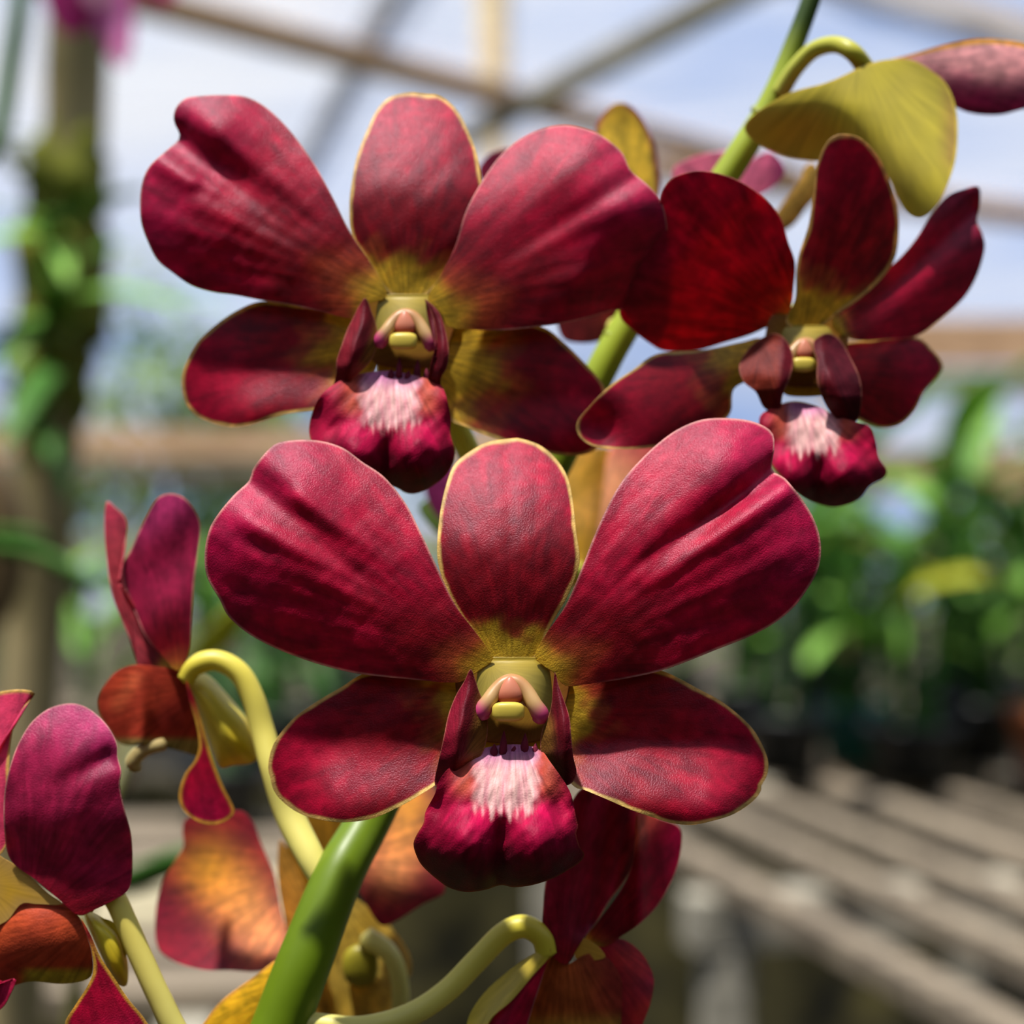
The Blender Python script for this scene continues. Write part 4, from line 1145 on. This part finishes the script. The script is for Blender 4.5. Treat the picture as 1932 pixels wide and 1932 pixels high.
sheet('spur', f5, [(350,1280),(372,1268),(398,1277),(435,1317),(467,1356),(482,1396),(485,1430),(470,1441),(440,1444),(414,1447),(398,1410),(376,1353),(358,1312)], D5,
      lambda g: 46 + 60*g.s**4 - 16*np.exp(-(segdist(g.x, g.y, (372,1285), (450,1420))[0]/22)**2), base=(352,1282), tip=(470,1440), col=lambda g: mix(S(220, 202, 66), S(206, 172, 24), sst(0.5, 0.95, g.a + 0.1*wob(g.x, g.y, 0.04))), mat=M_STEM, m=80, n=24, thick=50)
sheet('lateral_sepal', f5, [(352,1284),(373,1335),(388,1385),(402,1432),(420,1480),(438,1516),(442,1534),(424,1550),(398,1556),(369,1548),(344,1527),(337,1498),(348,1461),(366,1436),(375,1407),(369,1364),(355,1317)], D5,
      lambda g: -6 + 0.9*np.clip(g.x - 390, -60, 60)*0.4 + 30*g.c**2 - 30*g.a, base=(352,1290), tip=(405,1556), col=petal_col(-0.1, 0.1, 9, rim=S(214, 176, 60), seed=25.0, streak=0.0), colb=back_col(), m=100, n=20, spine=[(356,1300),(374,1350),(385,1410),(390,1460),(396,1510),(396,1530)])
ped(f5, [(350, 1282, D5 + U*30, 17), (368, 1256, D5 + U*26, 20), (408, 1246, D5 + U*24, 20), (450, 1268, D5 + U*20, 21), (477, 1316, D5 + U*16, 22), (496, 1380, D5 + U*10, 23), (516, 1450, D5 - U*10, 25), (545, 1535, D5 - U*20, 28), (585, 1615, 0.2185, 27), (612, 1665, 0.2175, 24)], C_PED, S(222, 206, 70))

# ------------------------------------------------------------------ BOTTOM LEFT FLOWER
D6 = 0.2055
f6 = thing('orchid_flower', P(40, 1680, D6), 'orchid flower cut off by the left edge at the bottom, with one large purple petal', 'flower', G_FLOW)
sheet('dorsal_sepal', f6, [(-10,1308),(34,1301),(66,1308),(44,1334),(27,1368),(20,1408),(17,1450),(14,1520),(10,1600),(-30,1610),(-80,1500),(-90,1400),(-60,1330)], D6,
      lambda g: 50 + 60*g.c**2 + 20*g.a, base=(-10,1610), tip=(30,1302), col=lambda g: mix(S(214, 70, 110), C_RIM, 1 - sst(4, 8, g.e)), m=80, n=24)
sheet('petal', f6, [(20,1442),(37,1398),(61,1361),(94,1336),(132,1327),(162,1334),(189,1354),(209,1378),(221,1405),(222,1428),(229,1455),(226,1482),(236,1530),(248,1577),(250,1638),(243,1678),(216,1698),(182,1715),(148,1727),(111,1697),(67,1660),(20,1623),(8,1567),(8,1499)], D6,
      lambda g: 0 + 20*g.c**2 + 66*((1500 - g.y)/180.0).clip(0, 2)**2 + 26*sst(1520, 1640, g.y) - ridge(g.x, g.y, (110,1480), (205,1430), 20, -16) + 3*wob(g.x, g.y, 0.03), base=(60,1690), tip=(140,1327),
      col=petal_col(-0.3, -0.05, 3, seed=27.0, streak=0.0, mid=S(150, 24, 66), tipc=S(180, 46, 112)), colb=back_col(), m=130, n=42)
sheet('throat', f6, [(-30,1610),(12,1622),(50,1648),(90,1684),(118,1706),(70,1706),(40,1706),(10,1740),(-30,1740)], D6, lambda g: 34 + 0*g.x, col=lambda g: mix(S(206, 160, 50), S(190, 150, 80), g.s), mat=M_WAX, m=60, n=12)
lip6 = sheet('lip', f6, [(44,1698),(78,1695),(115,1702),(148,1729),(165,1766),(175,1806),(170,1845),(120,1856),(60,1852),(20,1862),(-20,1880),(-70,1840),(-70,1780),(-20,1750),(10,1728)], D6,
      lambda g: 16 + 50*((g.x-70)/110)**2 + 40*((g.y-1770)/80)**2, base=(140,1740), tip=(-60,1800), col=lambda g: mix(mix(S(186, 76, 40), S(160, 60, 36), 0.5 + 0.5*wob(g.x, g.y, 0.03)), S(176, 160, 50), sst(1820, 1838, g.y)*sst(30, 60, g.x)), mat=M_LIP, m=90, n=28)
sheet('lip_front', lip6, [(-60,1800),(0,1850),(30,1846),(18,1880),(0,1905),(-50,1930),(-80,1870)], D6, lambda g: 20 + 0*g.x, col=lambda g: np.broadcast_to(S(176, 30, 66), g.x.shape + (3,)), mat=M_LIP, m=50, n=12)
sheet('spur', f6, [(160,1720),(188,1727),(217,1752),(234,1786),(242,1827),(238,1860),(215,1850),(192,1806),(172,1760)], D6,
      lambda g: 50 + 50*g.s**4, base=(165,1722), tip=(238,1850), col=lambda g: mix(S(220, 196, 50), S(206, 172, 24), sst(0.4, 0.9, g.a)), mat=M_STEM, m=60, n=18, thick=50)
sheet('lateral_sepal', f6, [(152,1732),(170,1762),(190,1806),(217,1847),(244,1887),(272,1921),(288,1955),(270,1990),(200,2000),(140,1980),(122,1935),(142,1897),(163,1864),(176,1833),(173,1793),(162,1759)], D6,
      lambda g: -20 + 30*g.c**2 - 20*g.a, base=(155,1738), tip=(210,2000), col=petal_col(-0.1, 0.1, 9, rim=S(214, 176, 60), seed=29.0, streak=0.0), colb=back_col(), m=90, n=20, spine=[(158,1745),(180,1800),(190,1850),(198,1900),(205,1960)])
ped(f6, [(160, 1712, D6 + U*50, 18), (182, 1680, D6 + U*70, 20), (212, 1690, D6 + U*74, 21), (238, 1740, D6 + U*72, 21), (266, 1806, D6 + U*70, 22), (300, 1880, D6 + U*66, 22), (345, 1965, D6 + U*66, 23), (420, 2040, D6 + U*90, 23), (490, 2056, 0.2118, 22)], C_PED, S(226, 204, 90))

# ------------------------------------------------------------------ BACK-TURNED FLOWER BEHIND THE STEM
D7 = 0.242
f7 = thing('orchid_flower', P(600, 1720, D7), 'blurred back-turned orchid flower behind the main stem with a yellow-striped red petal', 'flower', G_FLOW)
def striped(p, q, w, seed):
    def f(g):
        d_, t = segdist(g.x, g.y, p, q)
        n = wob(g.x, g.y, 0.03, seed)
        c = mix(S(146, 16, 36), S(116, 10, 34), 0.5 + 0.5*n)
        return mix(c, mix(S(206, 150, 44), S(216, 150, 90), t), np.exp(-((d_ + 8*n)/w)**2))
    return f
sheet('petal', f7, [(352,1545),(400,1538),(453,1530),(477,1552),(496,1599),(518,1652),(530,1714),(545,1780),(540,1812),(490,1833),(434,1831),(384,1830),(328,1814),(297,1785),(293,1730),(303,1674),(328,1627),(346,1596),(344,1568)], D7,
      lambda g: 10 - 30*g.c**2 - 0.2*(g.x - 420) - 0.55*(g.y - 1690), base=(560,1650), tip=(296,1780), col=striped((400,1640), (500,1760), 56, 3.0), m=90, n=28, mat=M_BACKLIT)
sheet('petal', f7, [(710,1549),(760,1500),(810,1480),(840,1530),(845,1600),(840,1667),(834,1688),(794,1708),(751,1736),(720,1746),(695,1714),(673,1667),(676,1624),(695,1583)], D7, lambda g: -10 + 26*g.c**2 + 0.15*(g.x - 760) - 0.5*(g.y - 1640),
      base=(640,1640), tip=(840,1690), col=striped((770,1520), (740,1640), 48, 5.0), m=80, n=24, mat=M_BACKLIT)
sheet('dorsal_sepal', f7, [(556,1545),(620,1530),(700,1540),(650,1640),(612,1690),(575,1690),(540,1620)], D7, lambda g: 60 + 0*g.x, base=(620,1700), tip=(620,1530), col=lambda g: np.broadcast_to(S(158, 116, 30), g.x.shape + (3,)), m=60, n=16)
sheet('lateral_sepal', f7, [(528,1585),(545,1610),(572,1665),(574,1715),(562,1770),(548,1785),(534,1720),(524,1650)], D7, lambda g: 30 + 0*g.x, base=(575,1690), tip=(528,1590), col=lambda g: np.broadcast_to(S(206, 156, 66), g.x.shape + (3,)), m=60, n=16)
sheet('lateral_sepal', f7, [(640,1690),(700,1715),(755,1770),(778,1830),(745,1870),(720,1950),(600,1960),(580,1850),(600,1760)], D7, lambda g: 26 + 60*g.c**2 - 20*g.a, base=(620,1700), tip=(700,1950), col=lambda g: mix(S(196, 172, 80), S(176, 146, 50), 0.5 + 0.5*wob(g.x, g.y, 0.03, 3.0)), m=80, n=24)
sheet('lateral_sepal', f7, [(534,1806),(477,1844),(421,1885),(388,1925),(370,1960),(420,1985),(520,1985),(580,1900),(580,1830)], 0.2165, lambda g: 20*g.c**2, base=(580,1850), tip=(380,1960),
      col=lambda g: mix(S(226, 186, 40), S(206, 160, 70), 1 - sst(3, 8, g.e)), m=80, n=22)
tube('column', f7, [(690, 1770, D7 - U*20, 22), (735, 1800, D7 - U*40, 18), (755, 1860, D7 - U*40, 17), (752, 1950, D7 - U*30, 17)], S(206, 196, 110), M_WAX, n=24)
blob('spur', f7, 680, 1822, D7 - U*10, 34, 40, 26, S(150, 140, 40), M_STEM)
ped(f7, [(610, 1690, D7 + U*40, 20), (600, 1740, D7 + U*30, 20), (588, 1800, D7, 20), (580, 1830, 0.2155, 20)])

# ------------------------------------------------------------------ BOTTOM CENTRE SIDE-ON FLOWER
D8 = 0.212
f8 = thing('orchid_flower', P(1060, 1800, D8), 'side-on orchid flower at the bottom centre, right below the lip of the front flower', 'flower', G_FLOW)
sheet('petal', f8, [(1029,1665),(1025,1706),(1023,1772),(1036,1797),(1066,1821),(1085,1797),(1102,1769),(1127,1738),(1150,1700),(1179,1661),(1199,1621),(1203,1564),(1199,1520),(1150,1490),(1095,1490),(1060,1560),(1040,1620)], D8,
      lambda g: 10 + 40*np.clip(g.c, -1, 1)**2 + 34*g.c + 36*np.exp(-(segdist(g.x, g.y, (1110,1740), (1150,1500))[0]/26)**2), base=(1070,1815), tip=(1150,1490),
      col=petal_col(-0.2, 0.0, 3, seed=31.0, streak=0.0, mid=S(140, 20, 56)), colb=back_col(), m=100, n=34)
sheet('petal', f8, [(1203,1530),(1244,1545),(1281,1560),(1286,1592),(1278,1635),(1261,1675),(1238,1712),(1207,1743),(1173,1766),(1140,1786),(1104,1774),(1127,1740),(1167,1686),(1192,1635),(1198,1587)], D8,
      lambda g: 60 + 60*sst(1200, 1290, g.x) - 26*np.exp(-((g.x - 1205)/18)**2), base=(1110,1780), tip=(1285,1570),
      col=lambda g: mix(petal_col(0.0, 0.2, 2, seed=33.0, streak=0.0)(g), S(216, 130, 110), 0.9*np.exp(-((g.c + 0.72)/0.22)**2)*1.0), m=100, n=30)
sheet('throat', f8, [(1094,1770),(1124,1782),(1142,1806),(1110,1812),(1084,1806)], D8, lambda g: 30 + 0*g.x, col=lambda g: np.broadcast_to(S(210, 160, 60), g.x.shape + (3,)), mat=M_WAX, m=40, n=8)
sheet('lateral_sepal', f8, [(1118,1778),(1170,1771),(1207,1794),(1227,1826),(1234,1854),(1227,1894),(1213,1931),(1200,1970),(1170,1960),(1160,1880),(1150,1834),(1130,1806)], D8, lambda g: 60 + 30*g.c**2, base=(1125,1785), tip=(1215,1950),
      col=lambda g: mix(S(170, 46, 40), S(150, 30, 50), 0.5 + 0.5*wob(g.x, g.y, 0.04)), m=80, n=24)
lip8 = sheet('lip', f8, [(1034,1800),(1068,1819),(1099,1803),(1127,1797),(1156,1817),(1173,1849),(1182,1888),(1177,1931),(1168,1975),(1080,2000),(990,1980),(988,1917),(1010,1860)], D8,
      lambda g: 16 + 50*((g.x - 1085)/95)**2 + 16*((g.y - 1870)/90)**2, base=(1070,1800), tip=(1080,2000), col=lambda g: mix(mix(S(166, 82, 36), S(140, 46, 36), sst(1080, 1160, g.x + 20*wob(g.x, g.y, 0.03))), S(196, 160, 60), sst(1900, 1960, g.y)), mat=M_LIP, m=90, n=28)
sheet('lateral_sepal', f8, [(1035,1798),(1024,1843),(1010,1886),(996,1931),(980,1985),(910,1985),(918,1931),(957,1894),(992,1849),(1012,1815)], D8, lambda g: -8 + 20*g.c**2, base=(1035,1798), tip=(940,1985), col=petal_col(-0.2, 0.0, 2, seed=35.0), m=70, n=14, spine=[(1028,1810),(1000,1862),(970,1920),(950,1965)])
sheet('spur', f8, [(1036,1786),(999,1804),(959,1832),(920,1866),(892,1903),(880,1935),(876,1985),(915,1985),(922,1928),(965,1888),(1006,1840),(1036,1806)], D8, lambda g: 10 - 20*np.exp(-(g.c/0.5)**2), base=(1036,1796), tip=(890,1980),
      col=lambda g: mix(S(212, 190, 90), S(206, 180, 40), 0.5 + 0.5*wob(g.x, g.y, 0.03)), mat=M_STEM, m=80, n=20, thick=20, spine=[(1028,1800),(985,1836),(940,1880),(908,1930),(896,1970)])
ped(f8, [(1032, 1800, D8 + U*10, 20), (1022, 1768, D8 + U*10, 21), (990, 1748, D8 + U*10, 22), (950, 1762, D8 + U*10, 22), (900, 1812, D8 + U*8, 22), (840, 1872, D8 + U*6, 22), (770, 1916, D8 + U*4, 22), (680, 1938, D8 + U*4, 21), (590, 1930, D8 + U*10, 20), (545, 1925, 0.2128, 20)], C_PED, S(222, 206, 60))

# ------------------------------------------------------------------ FLOWERS HALF HIDDEN BEHIND THE OTHERS
D9 = 0.26
f9 = thing('orchid_flower', P(1090, 500, D9), 'blurred orchid flower hidden behind the upper flower, its yellow sepal back showing', 'flower', G_FLOW)
sheet('dorsal_sepal', f9, [(1122,250),(1128,228),(1142,208),(1163,194),(1188,198),(1214,225),(1234,270),(1243,314),(1246,360),(1230,420),(1180,470),(1130,420),(1118,320)], D9, lambda g: 30*g.c**2 + 20*g.a, base=(1170,470), tip=(1165,194),
      col=lambda g: mix(mix(S(222, 196, 66), S(180, 150, 30), sst(0.7, 1.0, g.a)), S(150, 70, 70), (1 - sst(4, 16, g.e))*sst(-0.1, 0.5, np.abs(g.c))), m=70, n=20)
sheet('petal', f9, [(905,335),(914,300),(940,283),(975,290),(1040,400),(1080,500),(1050,520),(960,430)], D9, lambda g: 0*g.x, base=(1080,520), tip=(915,300), col=lambda g: np.broadcast_to(S(126, 24, 56), g.x.shape + (3,)), m=60, n=16)
sheet('lateral_sepal', f9, [(1058,560),(1090,510),(1140,520),(1166,580),(1163,612),(1152,632),(1125,645),(1090,647),(1062,638),(1050,600)], D9 - 0.012, lambda g: 20*g.c**2, base=(1100,520), tip=(1095,647), col=lambda g: np.broadcast_to(S(104, 24, 26), g.x.shape + (3,)), m=60, n=16)
ped(f9, [(1100, 520, D9, 20), (1120, 545, D9, 20), (1150, 600, D9 - 0.003, 19), (1172, 632, 0.239, 18)])

D10 = 0.262
f10 = thing('orchid_flower', P(1400, 400, D10), 'soft pink petals of a blurred orchid flower behind the stem at the upper right', 'flower', G_FLOW)
sheet('petal', f10, [(1268,330),(1300,300),(1360,285),(1400,292),(1400,380),(1360,440),(1300,420)], D10, lambda g: 10*g.c**2, base=(1400,420), tip=(1275,320), col=lambda g: np.broadcast_to(S(206, 110, 140), g.x.shape + (3,)), m=60, n=16)
sheet('petal', f10, [(1390,330),(1420,300),(1450,286),(1474,304),(1480,328),(1456,356),(1425,378),(1400,440),(1380,420)], D10, lambda g: 12*g.c**2, base=(1390,430), tip=(1478,315), col=lambda g: mix(S(196, 96, 130), S(140, 50, 96), sst(1440, 1480, g.x)), m=60, n=16)
sheet('lateral_sepal', f10, [(1506,345),(1516,318),(1532,306),(1546,326),(1540,368),(1522,392),(1490,430),(1430,450)], D10, lambda g: 12*g.c**2, base=(1420,440), tip=(1535,310), col=lambda g: np.broadcast_to(S(196, 166, 80), g.x.shape + (3,)), m=60, n=10, spine=[(1440,444),(1495,405),(1522,365),(1530,325)])
ped(f10, [(1400, 420, D10, 18), (1380, 400, D10 - 0.006, 18), (1350, 380, D10 - 0.014, 18), (1345, 372, 0.240, 18)])

D11 = 0.275
f11 = thing('orchid_flower', P(1120, 960, D11), 'blurred yellow and pink flower glimpsed between the front flower and its right petal', 'flower', G_FLOW)
sheet('lateral_sepal', f11, [(1050,870),(1100,846),(1150,846),(1186,870),(1160,930),(1130,1000),(1100,1090),(1080,1110),(1062,1040),(1050,950)], D11, lambda g: 26*g.c**2, base=(1090,1110), tip=(1120,846), col=lambda g: mix(S(222, 186, 100), S(210, 170, 60), 0.5 + 0.5*wob(g.x, g.y, 0.03)), m=60, n=18)
sheet('petal', f11, [(1150,850),(1200,830),(1250,830),(1260,880),(1200,960),(1150,1040),(1120,1050),(1135,960)], D11 - 0.003, lambda g: 20*g.c**2, base=(1110,1060), tip=(1250,835), col=lambda g: mix(S(232, 176, 130), S(196, 90, 90), sst(0.55, 0.95, g.a)), m=60, n=18)
sheet('petal', f11, [(800,905),(840,885),(880,890),(900,960),(870,1000),(820,970)], D11, lambda g: 10*g.c**2, base=(960,1050), tip=(800,900), col=lambda g: np.broadcast_to(S(130, 40, 96), g.x.shape + (3,)), m=50, n=14)
sheet('dorsal_sepal', f11, [(790,960),(820,940),(870,960),(940,1020),(900,1040),(830,1010)], D11 + 0.003, lambda g: 10*g.c**2, base=(960,1050), tip=(790,960), col=lambda g: np.broadcast_to(S(112, 140, 70), g.x.shape + (3,)), m=50, n=14)
ped(f11, [(1090, 1080, D11, 19), (1040, 1060, D11 - 0.003, 19), (990, 1030, D11 - 0.008, 19), (968, 1028, 0.237, 19)])

# magenta flower of another spray, top left
D12 = 0.85
f12 = thing('orchid_flower', P(165, -60, D12), 'blurred magenta orchid flower of another spray, hanging in at the top left', 'flower')
sheet('petal', f12, [(80,-20),(88,20),(110,55),(140,66),(170,50),(180,0),(160,-60),(110,-70)], D12, lambda g: 60*g.c**2 + 4*g.a, base=(165,-70), tip=(115,62), col=lambda g: np.broadcast_to(S(150, 20, 96), g.x.shape + (3,)), m=60, n=16, thick=4)
sheet('petal', f12, [(165,0),(180,50),(205,100),(225,128),(243,112),(252,60),(248,0),(230,-60),(185,-60)], D12, lambda g: 50*g.c**2, base=(190,-70), tip=(225,128), col=lambda g: mix(S(214, 90, 180), S(236, 176, 214), np.exp(-((g.c + 0.2)/0.4)**2)), m=60, n=16, thick=4)
sheet('lip', f12, [(150,-40),(160,0),(185,16),(205,0),(215,-50),(180,-80)], D12, lambda g: -60 + 50*g.c**2, base=(180,-80), tip=(185,16), col=lambda g: np.broadcast_to(S(206, 150, 176), g.x.shape + (3,)), m=40, n=12, thick=4)
sheet('dorsal_sepal', f12, [(240,-40),(270,0),(300,12),(330,0),(330,-40),(280,-80)], D12, lambda g: 20*g.c**2, base=(200,-80), tip=(330,0), col=lambda g: np.broadcast_to(S(186, 70, 120), g.x.shape + (3,)), m=40, n=12, thick=4)
tube('pedicel', f12, [(185, -60, D12, 10), (190, -120, D12, 10), (230, -200, D12 + 0.02, 10), (260, -330, D12 + 0.05, 9)], C_PEDG, n=24)
